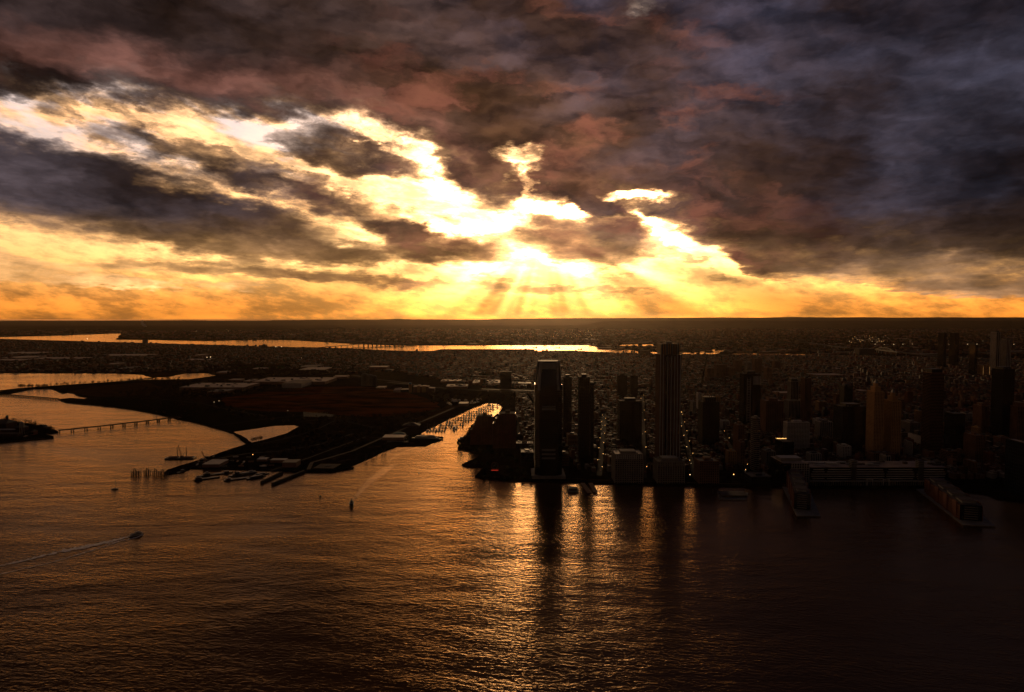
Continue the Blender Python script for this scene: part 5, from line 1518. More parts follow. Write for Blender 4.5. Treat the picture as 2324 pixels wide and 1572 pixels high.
for i, (p0, p1) in enumerate((((593, 1098), (640, 1076)), ((618, 1102), (690, 1073)))):
    a, b_ = at(*p0), at(*p1); c = (a + b_) / 2
    T = Thing('slip_wall', ('left' if i == 0 else 'right') + ' one of two dark timber ferry slip walls sloping out from the park shore', 'slip wall', (c.x, c.y, 0))
    m = MB(); m.bar((a - c) + Vector((0, 0, 2.5)), (b_ - c) + Vector((0, 0, 2.5)), 5, 5); T.part('timber_wall', m, [WOOD])
    for k in range(12):
        q = (a - c).lerp(b_ - c, k / 11); m = MB(); m.tube((q.x, q.y - 3, -2), (q.x, q.y - 3, 6.5), .6, .5, 6); T.part('pile', m, [WOOD])

# crane barge and the shore crane
def crane(T, x, y, z, tip, m=RUST):
    b = MB(); b.box(x - 3, x + 3, y - 4, y + 4, z, z + 3.5); T.part('crane_cab', b, [m])
    p = Vector((x, y, z + 3)); q = Vector(tip)
    d = (q - p); n = Vector((-d.z, 0, d.x)).normalized()
    bm = T
    for s in (-1, 1):
        b = MB(); b.bar(p + n * s * 1.1, q + n * s * .5, .5, .5); T.part('boom_chord', b, [m])
    b = MB(); N = 14
    for k in range(N):
        s = 1 if k % 2 else -1
        b.bar(p.lerp(q, k / N) + n * s * (1.1 - .6 * k / N), p.lerp(q, (k + 1) / N) - n * s * (1.1 - .6 * (k + 1) / N), .3, .3)
    T.part('boom_lattice', b, [m])
    b = MB(); b.tube(p + Vector((-4, 0, 6)), q, .12, .12, 4); b.bar(p + Vector((-2, 0, 0)), p + Vector((-4, 0, 6)), .4, .4); T.part('stay_cable', b, [DKSTEEL])
    b = MB(); b.tube(q, q + Vector((0, 0, -(q.z - z) * .55)), .1, .1, 4); T.part('hoist_line', b, [DKSTEEL])
a, b_ = at(377, 1043), at(447, 1038); c = (a + b_) / 2; c.y -= 4
T = Thing('crane_barge', 'flat barge carrying a lattice crane and two tall spud poles off the park tip', 'crane barge', (c.x, c.y, 0), rz=R(4))
L = (b_ - a).length
b = MB(); b.box(-L / 2, L / 2, -11, 11, -1, 3.2); T.part('hull', b, [HULLD])
b = MB(); b.box(-L * .4, -L * .1, -6, 6, 3.22, 5.4); T.part('deck_cargo', b, [RUST])
b = MB(); b.box(L * .12, L * .4, -7, 5, 3.22, 4.6); T.part('deck_cargo', b, [RUST])
k = c.y / FPX
crane(T, L * .03, 0, 3.22, (-5.5 * k, 0, 31 * k))
for u in (-11, 9):
    b = MB(); b.tube((u * k, 9, -2), (u * k, 9, 24 * k), .8, .8, 6); T.part('spud', b, [DKSTEEL])
p = at(466, 1046, LAND)
T = Thing('shore_crane', 'lattice crane standing on the shore at the park tip behind the small gabled shed', 'crane', p)
k = p.y / FPX
crane(T, 0, 0, 0, (-8 * k, 0, 22 * k))
# groups of mooring piles
for gi, (x0, x1, n, yb, t) in enumerate(((298, 316, 4, 1079.5, 'leftmost'), (327, 338.5, 3, 1078, 'second from left'), (347, 360, 4, 1080, 'third from left'), (363, 378, 4, 1081, 'rightmost'))):
    c = at((x0 + x1) / 2, yb)
    T = Thing('mooring_piles', t + ' group of tall mooring piles standing in the water off the park tip', 'mooring piles', (c.x, c.y, 0))
    k = c.y / FPX
    for i in range(n):
        x = (x0 - (x0 + x1) / 2 + (x1 - x0) * i / (n - 1)) * k
        tall = (16.5 if i % 3 == 1 else 10.5) * k
        for j in range(2):
            b = MB(); b.tube((x + j * 1.4, j * 5, -3), (x + j * .9, j * 5, tall * (1 - .15 * j)), 1.0, .9, 6); T.part('pile', b, [WOOD])
    for z in (2.5, 5.5):
        b = MB(); b.bar(((x0 - x1) / 2 * k, 0, z * k * .7), ((x1 - x0) / 2 * k, 0, z * k * .7), .8, .9); T.part('cross_beam', b, [WOOD])

# ------------------------------------------------------------------ wakes on the water
def ribbon(name, pts, w, z, m, label, seed=0, ragged=.3, kind='stuff'):
    b = MB(); r = random.Random(seed)
    P = [at(a, c) for a, c in pts]
    Q = []
    for i in range(len(P) - 1):
        for j in range(14):
            t = j / 14; Q.append((P[i].lerp(P[i + 1], t), w[i] * (1 - t) + w[i + 1] * t))
    Q.append((P[-1], w[-1]))
    n0 = None
    prev = None
    for i, (p, ww) in enumerate(Q):
        a = Q[max(0, i - 1)][0]; c = Q[min(len(Q) - 1, i + 1)][0]
        d = (c - a).normalized(); n = Vector((-d.y, d.x, 0))
        l = p + n * ww / 2 * (1 + r.uniform(-ragged, ragged)); q = p - n * ww / 2 * (1 + r.uniform(-ragged, ragged))
        cur = ((l.x, l.y, z), (q.x, q.y, z))
        if prev: b.quad([prev[0], prev[1], cur[1], cur[0]])
        prev = cur
    return tag(b.build(name, m), label, None, None, kind)
def ridge_wave(b, pts, w, h):
    P = [at(a, c) for a, c in pts]
    prev = None
    for i, p in enumerate(P):
        a = P[max(0, i - 1)]; c = P[min(len(P) - 1, i + 1)]
        d = (c - a).normalized(); n = Vector((-d.y, d.x, 0))
        k = math.sin(math.pi * (i + .5) / len(P)) ** .5
        prof = [(-1, -.03), (-.55, .3), (-.15, .9), (0, 1), (.2, .7), (.6, .2), (1, -.03)]
        cur = [(p.x + n.x * w * u, p.y + n.y * w * u, h * k * v) for u, v in prof]
        if prev:
            for j in range(len(prof) - 1): b.quad([prev[j], prev[j + 1], cur[j + 1], cur[j]])
        prev = cur
ribbon('wake_foam', [(294, 1219), (240, 1232), (190, 1243), (140, 1252)], [6, 10, 13, 12], .5, FOAM, 'pale foam streak trailing behind the ferry', 3, .5)
ribbon('wake_foam', [(140, 1252), (60, 1272), (-20, 1290)], [8, 6, 5], .45, FOAM, 'pale foam streak trailing behind the ferry', 4, .8)
ribbon('wake_foam', [(325, 1214), (310, 1221), (290, 1226), (240, 1236)], [3, 4, 3, 2], .48, FOAM, 'pale foam streak trailing behind the ferry', 5, .5)
ribbon('wake_foam', [(284, 1226), (220, 1247), (120, 1277), (-20, 1309)], [2, 3, 3, 2], .42, FOAM, 'pale foam streak trailing behind the ferry', 6, .8)
def curve(pts, n=14):
    out = []
    for i in range(len(pts) - 1):
        p0 = pts[max(0, i - 1)]; p1 = pts[i]; p2 = pts[i + 1]; p3 = pts[min(len(pts) - 1, i + 2)]
        for j in range(n):
            t = j / n
            out.append(tuple(.5 * (2 * p1[k] + (p2[k] - p0[k]) * t + (2 * p0[k] - 5 * p1[k] + 4 * p2[k] - p3[k]) * t * t + (3 * p1[k] - p0[k] - 3 * p2[k] + p3[k]) * t ** 3) for k in (0, 1)))
    out.append(pts[-1]); return out
# slick lines left by earlier boats
def slick(pts, w, seed): return ribbon('slick_water', pts, w, .12, CALM, 'smooth pale slick line left on the water', seed, .45)
slick(curve([(170, 1016), (260, 1010), (380, 1005), (520, 996)], 4), [4] * 13, 1)
slick(curve([(800, 1060), (850, 1040), (900, 1022), (960, 1008)], 4), [4] * 13, 2)
ribbon('slick_water', curve([(800, 1138), (822, 1112), (850, 1085), (895, 1055)], 5), [4, 6, 8, 10, 12, 14, 16, 18, 20, 22, 24, 26, 26, 24, 20, 14], .14, CALM, 'broad smooth wake trailing from the tug towards the canal mouth', 9, .4)
slick(curve([(880, 1050), (905, 1032), (940, 1018), (985, 1008)], 4), [5] * 13, 3)

# airliner in the bright gap
def airliner():
    d = ray(1012, 409.5); t = 5200 / d.y
    p = Vector((d.x * t, d.y * t, CAM_H + d.z * t))
    T = Thing('airliner', 'small dark airliner crossing the bright gap in the clouds', 'airplane', p, rz=R(-80))
    s = .9
    b = MB(); b.tube((0, -16 * s, 0), (0, 13 * s, 0), 2 * s, 2 * s, 8); b.tube((0, 13 * s, 0), (0, 18 * s, -.4), 2 * s, .4, 8); b.tube((0, -16 * s, 0), (0, -22 * s, 1), 2 * s, .5, 8); T.part('fuselage', b, [HULLD])
    for e in (-1, 1):
        b = MB(); b.hexa([(e * 1.5, -1, -.8), (e * 1.5, 5, -.8), (e * 18, -5, 1.2), (e * 18, -7, 1.2)], [(e * 1.5, -1, -.2), (e * 1.5, 5, -.2), (e * 18, -5, 1.5), (e * 18, -7, 1.5)]); T.part('wing', b, [HULLD])
        b = MB(); b.tube((e * 6, 0, -1.8), (e * 6, 5, -1.8), 1.2, 1.2, 8); T.part('engine', b, [HULLD])
        b = MB(); b.hexa([(e * .8, -19, .6), (e * .8, -15, .6), (e * 7, -20, 1.4), (e * 7, -21.5, 1.4)], [(e * .8, -19, 1), (e * .8, -15, 1), (e * 7, -20, 1.6), (e * 7, -21.5, 1.6)]); T.part('tailplane', b, [HULLD])
    b = MB(); b.hexa([(-.3, -20, 1), (.3, -20, 1), (.3, -14, 1), (-.3, -14, 1)], [(-.2, -23, 8), (.2, -23, 8), (.2, -20.5, 8), (-.2, -20.5, 8)]); T.part('tail_fin', b, [HULLD])
airliner()

# ------------------------------------------------------------------ mid-rise blocks filling the gaps between the towers
rm_ = random.Random(41)
KEYT = [('tapered glass tower', 1243), ('slim black tower', 1326), ('broad dark block', 1428), ('tallest tower', 1514), ('spiky crowned tower', 1607), ('black lattice tower', 1700), ('slim tower pair', 1812), ('huge dark glass block', 1926), ('twin golden towers', 2002), ('red-striped tower', 2114), ('brown flat-roofed block', 2208), ('dark right-hand tower', 2272)]
LOOK = [('brown', BROWN, 'grey', ROOFG), ('dark brick', DKBRICK, 'pale', ROOFP), ('grey concrete', CONC, 'dark', ROOFD), ('red-brick', BRICK, 'grey', ROOFG), ('pale', PALE, 'grey', ROOFG), ('tan', TAN, 'pale', ROOFP)]
seen_mid = set()
def mid_rise(x0, x1, y0, y1, n, hlo, hhi):
    k = 0; tries = 0
    while k < n and tries < 600:
        tries += 1
        px, py = rm_.uniform(x0, x1), rm_.uniform(y0, y1)
        p = at(px, py, LAND); w = rm_.uniform(18, 42); d = rm_.uniform(18, 34); h = rm_.uniform(hlo, hhi)
        if any(a - 10 < p.x + w / 2 and b_ + 10 > p.x - w / 2 and c - 10 < p.y + d and e + 10 > p.y for (a, b_, c, e) in FOOT): continue
        if on_street(p.x, p.y, 22): continue
        lk = rm_.choice(LOOK); st = rm_.choice(['grid', 'grid', 'bands', 'piers'])
        nm = min(KEYT, key=lambda t: abs(t[1] - px))[0]
        q = 'behind' if py < 1010 else 'beside'
        lb = '%s mid-rise block with %s roof, %s %s, %s the %s' % (lk[0], lk[2], 'tall' if h > (hlo + hhi) / 2 else 'squat', {'grid': 'gridded', 'bands': 'banded', 'piers': 'ribbed'}[st], q, nm)
        if lb in seen_mid: continue
        seen_mid.add(lb)
        a_ = (px - w / 2 * FPX / p.y, px + w / 2 * FPX / p.y)
        top = PH / 2 - FPX * ((p.y * math.sin(PITCH) + (h - CAM_H) * math.cos(PITCH)) / (p.y * math.cos(PITCH) - (h - CAM_H) * math.sin(PITCH)))
        tower(lb, a_[0], a_[1], top, py, d, st, lk[1], roofm=lk[3], name='mid_rise', cat='building', pent=.4, penth=4, units=3, group='mid-rise blocks between the waterfront towers')
        k += 1
STREETS = [((1462, 1085), (1458, 900)), ((1578, 1085), (1540, 930)), ((1712, 1100), (1628, 970)), ((1360, 1080), (1372, 940))]
SW = [(at(*a), at(*b_)) for a, b_ in STREETS]
def on_street(x, y, w=11):
    for a, b_ in SW:
        d = b_ - a; t = ((x - a.x) * d.x + (y - a.y) * d.y) / d.length_squared
        if -0.05 < t < 1.05 and (Vector((a.x + d.x * t - x, a.y + d.y * t - y))).length < w: return True
    return False
mid_rise(1640, 2320, 985, 1078, 34, 22, 52)
mid_rise(1560, 2320, 915, 985, 30, 20, 58)
mid_rise(1220, 1560, 930, 1070, 16, 18, 42)

# ------------------------------------------------------------------ trees
def tree_meshes(kind, seed):
    r = random.Random(seed)
    b = MB(); n = 110 if kind == 'bare' else 150
    hh, ww = (9.5, 4.2) if kind == 'bare' else (8.5, 3.8)
    for _ in range(n):
        while True:
            v = Vector((r.uniform(-1, 1), r.uniform(-1, 1), r.uniform(-1, 1)))
            if .35 < v.length < 1: break
        lump = 1 + .28 * math.sin(3 * math.atan2(v.y, v.x) + seed) * math.cos(2.2 * v.z + seed)
        c = Vector((v.x * ww * lump, v.y * ww * lump, hh * .58 + v.z * hh * .42 * lump))
        s = r.uniform(.5, 1.15) * (1.0 if kind != 'bare' else .8)
        a = Vector((r.uniform(-1, 1), r.uniform(-1, 1), r.uniform(-1, 1))).normalized(); q = a.orthogonal().normalized()
        b.quad([c + a * s, c + q * s * .7, c - a * s, c - q * s * .7])
    crown = b.mesh('crown', [FOLI if kind == 'bare' else FOLG])
    t = MB(); t.tube((0, 0, -.5), (0, 0, hh * .55), .38, .18, 5)
    for i in range(5):
        a = i * 1.26 + seed; t.tube((0, 0, hh * (.3 + .05 * i)), (math.cos(a) * ww * .6, math.sin(a) * ww * .6, hh * (.6 + .05 * i)), .16, .06, 4)
    return crown, t.mesh('trunk', [BARK])
TM = {'bare': [tree_meshes('bare', i) for i in range(4)], 'evergreen': [tree_meshes('ever', 10 + i) for i in range(3)]}
rt = random.Random(21)
NTREE = 0
def tree(px, py, kind, label, group, s=1.0, z=LAND):
    global NTREE
    NTREE += 1
    p = at(px, py, z)
    cr, tr = rt.choice(TM[kind])
    e = empty('tree', p, rt.uniform(0, 6.28)); k = s * rt.uniform(.75, 1.3); e.scale = (k, k, k * rt.uniform(.9, 1.15))
    tag(e, label, 'tree', group)
    link(bpy.data.objects.new('crown', cr), e); link(bpy.data.objects.new('trunk', tr), e)
def tree_line(pts, n, jit, kind, label, group, s=1.0):
    for i in range(n):
        t = (i + rt.random()) / n * (len(pts) - 1); k = min(int(t), len(pts) - 2); f = t - k
        tree(pts[k][0] * (1 - f) + pts[k + 1][0] * f + rt.uniform(-jit, jit) * 2, pts[k][1] * (1 - f) + pts[k + 1][1] * f + rt.uniform(-jit, jit) * .6, kind, label, group, s)
tree_line([(42, 880.5), (75, 880), (112, 879.5)], 22, 1.2, 'bare', 'bare tree in the row on the grass spit beside the inlet', 'bare trees on the grass spit', 1.5)
tree_line([(116, 878), (160, 875), (234, 870), (300, 866.5), (350, 864), (410, 862.5)], 46, 1.5, 'bare', 'bare tree along the near shore of the inlet, behind the marsh', 'bare trees along the inlet shore', 1.5)
tree_line([(572, 1004), (582, 1001), (598, 999.5)], 7, .8, 'bare', 'bare tree at the near corner of the pond', 'bare trees by the pond', 1.2)
tree_line([(690, 957), (760, 952), (840, 950), (900, 948), (960, 940)], 34, 4, 'bare', 'dark bare tree along the lower edge of the dry meadow', 'trees below the dry meadow', 1.3)
tree_line([(520, 945), (600, 950), (690, 965), (690, 985), (640, 1000)], 26, 6, 'bare', 'dark park tree scattered on the lawns above the pond', 'trees on the park lawns', 1.2)
tree_line([(620, 1040), (700, 1020), (780, 1000), (850, 980), (900, 960)], 28, 4, 'bare', 'dark park tree beside the park road', 'trees by the park road', 1.2)
tree_line([(822, 1047), (860, 1027), (880, 1022)], 9, 1.5, 'bare', 'small tree on the river bank below the marina pavilion', 'trees on the river bank', 1.0)
tree_line([(1041, 1012), (1050, 1004), (1062, 990), (1066, 978)], 14, 1.5, 'evergreen', 'dark tree on the canal bank below the brick apartment towers', 'trees on the canal bank', 1.3)
tree_line([(1052, 1020), (1085, 1025), (1110, 1028), (1150, 1040), (1180, 1055)], 22, 4, 'evergreen', 'dark tree on the point between the brick towers and the clock', 'trees on the dark point', 1.2)
tree_line([(1078, 1054), (1110, 1056), (1130, 1064), (1180, 1075), (1205, 1083)], 16, 3, 'evergreen', 'dark tree on the waterfront lawn behind the clock', 'trees behind the clock', 1.1)
tree_line([(1090, 1083), (1150, 1088), (1210, 1090)], 8, 1.2, 'evergreen', 'small tree on the quay left of the tapered tower', 'trees on the quay', .8)
tree_line([(-10, 962), (30, 960), (70, 966), (98, 974)], 14, 2, 'bare', 'bare tree among the island halls', 'trees on the island', 1.5)
tree_line([(108, 976), (122, 979)], 4, .8, 'bare', 'bare tree at the bridge end of the island', 'trees at the island bridge', 1.4)
tree_line([(1740, 1060), (1700, 1075), (1660, 1090)], 10, 3, 'evergreen', 'dark tree near the quay by the banded round tower', 'trees by the round tower', 1.0)

# ------------------------------------------------------------------ city fabric
def inside(poly, x, y):
    c = False
    for i in range(len(poly)):
        x0, y0 = poly[i]; x1, y1 = poly[i - 1]
        if (y0 > y) != (y1 > y) and x < (x1 - x0) * (y - y0) / (y1 - y0) + x0: c = not c
    return c
SP, CP = math.sin(PITCH), math.cos(PITCH)
def project(x, y, z=LAND):
    dz = z - CAM_H
    f = y * CP - dz * SP; u = y * SP + dz * CP
    return PW / 2 + FPX * x / f, PH / 2 - FPX * u / f
WATERS = [[(0, 766), (122, 763), (252, 757), (276, 757), (264, 769), (345, 771.5), (510, 773), (661, 772), (779, 779), (931, 784), (1205, 783), (1333, 783), (1394, 795), (1447, 798), (1640, 800), (1640, 806), (1374, 802), (1293, 797), (1215, 799), (1212, 790), (1002, 790), (982, 798), (931, 798.5), (799, 793), (630, 789.5), (508, 784.6), (284, 779), (0, 771)],
          [(1660, 804), (1800, 802.5), (1872, 805), (1864, 808.5), (1690, 808)], [(1580, 797), (1640, 792), (1670, 796), (1640, 800)], [(1380, 784), (1440, 781.5), (1514, 784.5), (1440, 787)]]
Z_NEAR = [(1172, 892), (1300, 890), (1900, 880), (2500, 870), (2500, 1120), (2262, 1116), (2150, 1085), (1765, 1085), (1640, 1080), (1480, 1074), (1215, 1066), (1174, 1000), (1172, 930)]
Z_MID = [(880, 800), (1000, 800), (1240, 799.5), (1380, 803), (1640, 808), (1900, 809), (2500, 820), (2500, 872), (1900, 882), (1300, 884), (1090, 880), (990, 862), (900, 846), (860, 825)]
Z_LEFT = [(-60, 773), (260, 779), (508, 785.5), (720, 792), (880, 799), (862, 825), (890, 845), (770, 850), (560, 850), (500, 846), (420, 845), (300, 846), (-60, 846)]
Z_FAR = [(-100, 744), (1300, 742), (2400, 738), (2420, 819), (1900, 808), (1640, 800), (1447, 797), (1394, 794), (1333, 783), (931, 783.5), (779, 778), (510, 772.5), (264, 768), (120, 762), (-100, 766)]
LAWNS = [[(520, 828), (590, 828), (662, 831), (650, 843), (520, 843)], [(560, 840), (640, 838), (760, 842), (740, 852), (600, 852)]]
rc = random.Random(77)
near, mid = [], []
def blocks(zone, y0, y1, bx, by, street, unit, rot, out, keep=1.0, hmin=8, hmax=14, lawn=None):
    c, q = math.cos(rot), math.sin(rot)
    xm = y1 * .80 + 200
    ny = int((y1 - y0) / (by + street)) + 2
    for j in range(-4, ny + 4):
        for i in range(int(-xm / (bx + street)) - 3, int(xm / (bx + street)) + 3):
            u, v = i * (bx + street), y0 + j * (by + street)
            ox, oy = u * c - (v - y0) * q, y0 + u * q + (v - y0) * c
            if oy < y0 - 50 or oy > y1 + 50 or abs(ox) > oy * .80 + 150: continue
            px, py = project(ox, oy)
            if not inside(zone, px, py): continue
            if lawn and any(inside(l, px, py) for l in lawn): continue
            park = rc.random() < .05
            nx = max(1, int(bx / unit[0])); nn = max(1, int(by / unit[1]))
            for a in range(nx):
                for b_ in range(nn):
                    if park or rc.random() > keep: continue
                    uu, vv = u - bx / 2 + (a + .5) * bx / nx, v - by / 2 + (b_ + .5) * by / nn
                    x, y = uu * c - (vv - y0) * q, y0 + uu * q + (vv - y0) * c
                    if not inside(zone, *project(x, y)): continue
                    if not clear_of(x, y, unit[0] * .6) or on_street(x, y): continue
                    big = rc.random()
                    h = rc.uniform(hmin, hmax) * (1.0 if big < .93 else rc.uniform(1.5, 2.6))
                    w, d = bx / nx * rc.uniform(.80, 1.0), by / nn * rc.uniform(.55, .86)
                    out.append((x + rc.uniform(-1, 1) * unit[0] * .2, y + rc.uniform(-1, 1) * unit[1] * .25, w, d, h, rot + rc.uniform(-.05, .05), rc.random()))
blocks(Z_NEAR, at(1500, 1085).y, at(1500, 878).y, 84, 40, 15, (8.5, 20), R(3), near, .86)
blocks(Z_MID, at(1500, 886).y, at(1500, 798).y, 104, 54, 12, (17, 27), R(-17), mid, .86, 8, 15)
blocks(Z_LEFT, at(300, 850).y, at(300, 772).y, 130, 60, 26, (20, 30), R(7), mid, .72, 7, 13, LAWNS)
near.sort(key=lambda t: t[1])
# row houses: the nearest ones one by one, the rest as one mass
protos = []
for k in range(6):
    r = random.Random(k)
    wm = [DKBRICK, BRICK, BROWN, DKBRICK, CONC, BRICK][k]; rm = [ROOFG, ROOFP, ROOFD, ROOFG, ROOFP, ROOFG][k]
    b = MB(); b.box(-.5, .5, -.5, .5, -.05, 1); wl = b.mesh('wall', [wm])
    b = MB(); b.box(-.48, .48, -.48, .48, 1.0, 1.012); rf = b.mesh('roof', [rm])
    b = MB(); b.box(-.5, .5, -.5, -.46, 1.0, 1.07); b.box(-.5, .5, .46, .5, 1.0, 1.07); cn = b.mesh('parapet', [wm])
    b = MB(); b.box(.1, .35, .0, .3, 1.012, 1.22); st = b.mesh('stair_house', [wm])
    b = MB()
    for i in range(3):
        for j in range(3): b.box(-.38 + .3 * i, -.22 + .3 * i, -.515, -.501, .12 + .3 * j, .28 + .3 * j)
    wd = b.mesh('window_rows', [GLASS])
    protos.append((wl, rf, cn, st, wd))
keyt = [('tapered glass tower', 1243), ('slim black tower', 1326), ('broad dark block', 1428), ('tallest tower', 1514), ('spiky crowned tower', 1607), ('black lattice tower', 1700), ('slim tower pair', 1812), ('huge dark glass block', 1926), ('twin golden towers', 2002), ('red-striped tower', 2114), ('brown flat-roofed block', 2208), ('dark right-hand tower', 2272)]
NH = 300
for (x, y, w, d, h, rot, rv) in near[:NH]:
    px, py = project(x, y)
    nm = min(keyt, key=lambda t: abs(t[1] - px))[0]
    wl, rf, cn, st, wd = protos[int(rv * 6)]
    e = empty('row_house', (x, y, LAND), rot)
    tag(e, ['dark brick house with grey roof', 'red-brick house with pale roof', 'brown house with dark roof', 'plain dark house with grey roof', 'grey house with pale roof', 'red-brick house with grey roof'][int(rv * 6)] + ' in the rows by the ' + nm, 'house', 'row houses near the ' + nm)
    for n_, me in (('wall', wl), ('roof', rf), ('parapet', cn), ('stair_house', st), ('window_rows', wd)):
        o = link(bpy.data.objects.new(n_, me), e); o.scale = (w, d, h)
        if n_ == 'window_rows': o['kind'] = 'stuff'
def mass(name, items, mats, label):
    """very many small buildings in one mesh"""
    V, F, MI = [], [], []
    r = random.Random(9)
    for (x, y, w, d, h, rot, rv) in items:
        c, q = math.cos(rot), math.sin(rot)
        n = len(V)
        z0 = LAND - .5; z1 = LAND + h
        for z in (z0, z1):
            for a, b_ in ((-.5, -.5), (.5, -.5), (.5, .5), (-.5, .5)):
                V.append((x + a * w * c - b_ * d * q, y + a * w * q + b_ * d * c, z))
        wm = int(rv * 97) % 4; rm = 4 + (int(rv * 1013) % 10)
        rm = 4 if rm < 10 else (5 if rm < 13 else 6)
        F += [(n, n + 1, n + 5, n + 4), (n + 1, n + 2, n + 6, n + 5), (n + 2, n + 3, n + 7, n + 6), (n + 3, n, n + 4, n + 7), (n + 4, n + 5, n + 6, n + 7)]
        MI += [wm] * 4 + [rm]
        if rv > .6:     # a stair house or plant room on the roof
            n = len(V); k = .18
            for z in (z1, z1 + 2.6):
                for a, b_ in ((-k, -k), (k, -k), (k, k), (-k, k)):
                    V.append((x + a * w * c - b_ * d * q, y + a * w * q + b_ * d * c, z))
            F += [(n, n + 1, n + 5, n + 4), (n + 1, n + 2, n + 6, n + 5), (n + 2, n + 3, n + 7, n + 6), (n + 3, n, n + 4, n + 7), (n + 4, n + 5, n + 6, n + 7)]
            MI += [wm] * 4 + [4]
    me = bpy.data.meshes.new(name)
    me.from_pydata(V, [], F)
    for m in mats: me.materials.append(m)
    me.polygons.foreach_set('material_index', MI)
    o = bpy.data.objects.new(name, me); link(o)
    return tag(o, label, None, None, 'stuff')
ROOF2 = mat('tar_roof', (.030, .022, .018), 0.75, 0.06, var=0.4, scale=0.05)
CM = [DKBRICK, BRICK, BROWN, DKSTEEL, ROOF2, ROOFG, ROOFP]
mass('row_houses', near[NH:], CM, 'mass of low houses filling the streets behind the waterfront towers')
mass('hillside_houses', mid, CM, 'mass of low houses spreading over the far hillside and shore')
far = []
for _ in range(9000):
    y = at(1000, 797).y * (1 - rc.random()) + 16500 * rc.random()
    y = rc.uniform(6000, 17000)
    x = rc.uniform(-.8, .8) * y
    px, py = project(x, y)
    if not inside(Z_FAR, px, py) or any(inside(wp, px, py) for wp in WATERS): continue
    if not clear_of(x, y, 20): continue
    big = rc.random() < .10
    far.append((x, y, rc.uniform(80, 300) if big else rc.uniform(18, 70), rc.uniform(60, 150) if big else rc.uniform(15, 40), rc.uniform(8, 14) if big else rc.uniform(7, 22), R(rc.choice([0, 12, -15])), rc.random() * (.35 if big else .95)))
mass('far_plain_buildings', far, CM, 'scatter of sheds and houses on the far plain below the ridges')

# trees between the houses, as one mass
def tree_mass(name, label, spots, m):
    V, F = [], []
    r = random.Random(31)
    for (x, y, s) in spots:
        for _ in range(5):
            cx, cy, cz = x + r.uniform(-.6, .6) * s, y + r.uniform(-.6, .6) * s, LAND + s * r.uniform(.5, 1.25)
            k = s * r.uniform(.35, .62)
            n = len(V)
            V += [(cx + k * r.uniform(.7, 1.2), cy, cz), (cx - k * r.uniform(.7, 1.2), cy, cz), (cx, cy + k, cz + .1 * k), (cx, cy - k, cz - .1 * k), (cx, cy, cz + k * r.uniform(.7, 1.1)), (cx, cy, cz - k)]
            F += [(n, n + 2, n + 4), (n + 2, n + 1, n + 4), (n + 1, n + 3, n + 4), (n + 3, n, n + 4), (n + 2, n, n + 5), (n + 1, n + 2, n + 5), (n + 3, n + 1, n + 5), (n, n + 3, n + 5)]
    me = bpy.data.meshes.new(name); me.from_pydata(V, [], F); me.materials.append(m)
    o = bpy.data.objects.new(name, me); link(o)
    return tag(o, label, None, None, 'stuff')
spots = []
def scatter(zone, n, y0, y1, s0, s1, k=1.0):
    c = 0; tries = 0
    while c < n and tries < n * 12:
        tries += 1
        y = math.exp(rc.uniform(math.log(y0), math.log(y1))); x = rc.uniform(-.8, .8) * y
        px, py = project(x, y)
        if not inside(zone, px, py) or any(inside(wp, px, py) for wp in WATERS): continue
        if not clear_of(x, y, 6) or on_street(x, y): continue
        spots.append((x, y, rc.uniform(s0, s1))); c += 1
scatter(Z_NEAR, 1100, 1560, 3200, 4, 7)
scatter(Z_MID, 3200, 3100, 6800, 6, 11)
scatter(Z_LEFT, 4200, 4000, 9500, 7, 13)
scatter(Z_FAR, 3200, 6500, 17000, 14, 30)
scatter([(470, 838), (560, 838), (760, 842), (770, 852), (600, 853), (480, 848)], 700, 3800, 5200, 8, 13)
scatter([(420, 862), (560, 868), (640, 876), (560, 892), (430, 905), (330, 900), (240, 902)], 500, 2600, 4300, 5, 9)
scatter([(210, 905), (420, 908), (600, 938), (690, 945), (660, 962), (530, 975), (330, 932)], 160, 2300, 3400, 3, 5.5)
scatter([(560, 1015), (680, 975), (700, 1000), (640, 1035), (560, 1040), (470, 1050)], 120, 1700, 2300, 2.5, 5)
scatter([(960, 895), (1060, 892), (1180, 896), (1170, 925), (1100, 914), (1040, 905), (985, 920)], 260, 2500, 3400, 5, 8)
scatter([(700, 945), (900, 950), (1000, 930), (960, 960), (840, 1000), (720, 1030), (640, 1030), (690, 990)], 330, 1700, 2700, 3, 6)
tree_mass('woodland', 'dark mass of bare trees among the houses, parks and far shores', spots, FOLI)

# ------------------------------------------------------------------ street lamps, cars, lit things
def lamp(p, label, group, m=LAMP, h=9, r_=.9):
    T = Thing('street_lamp', label, 'street lamp', p, group)
    b = MB(); b.tube((0, 0, -.3), (0, 0, h), .16, .10, 5); T.part('post', b, [DKSTEEL])
    ring = lambda k, z: [(r_ * k * math.cos(i * 1.0472), r_ * k * math.sin(i * 1.0472), z) for i in range(6)]
    b = MB(); b.hexa(ring(.4, h), ring(1, h + r_ * .8)); b.hexa(ring(1, h + r_ * .8 + .01), ring(.3, h + r_ * 1.5)); T.part('lamp_head', b, [m])
for si, ((a, b_), nm) in enumerate(zip(SW, ('street left of the tallest tower', 'street right of the tallest tower', 'slanting street below the black lattice tower', 'street behind the slim black tower'))):
    P = strip(STREETS[si], 12, LAND); mb = MB(); mb.sheet(P, LAND + .12); tag(mb.build('street', ASPH), kind='structure')
    for i in range(13):
        p = a.lerp(b_, (i + .5) / 13); d = (b_ - a).normalized(); s = 1 if i % 2 else -1
        if not clear_of(p.x, p.y, 0): continue
        lamp((p.x - d.y * 6 * s, p.y + d.x * 6 * s, LAND), 'lit warm street lamp along the ' + nm, 'lamps along the ' + nm, r_=.7)
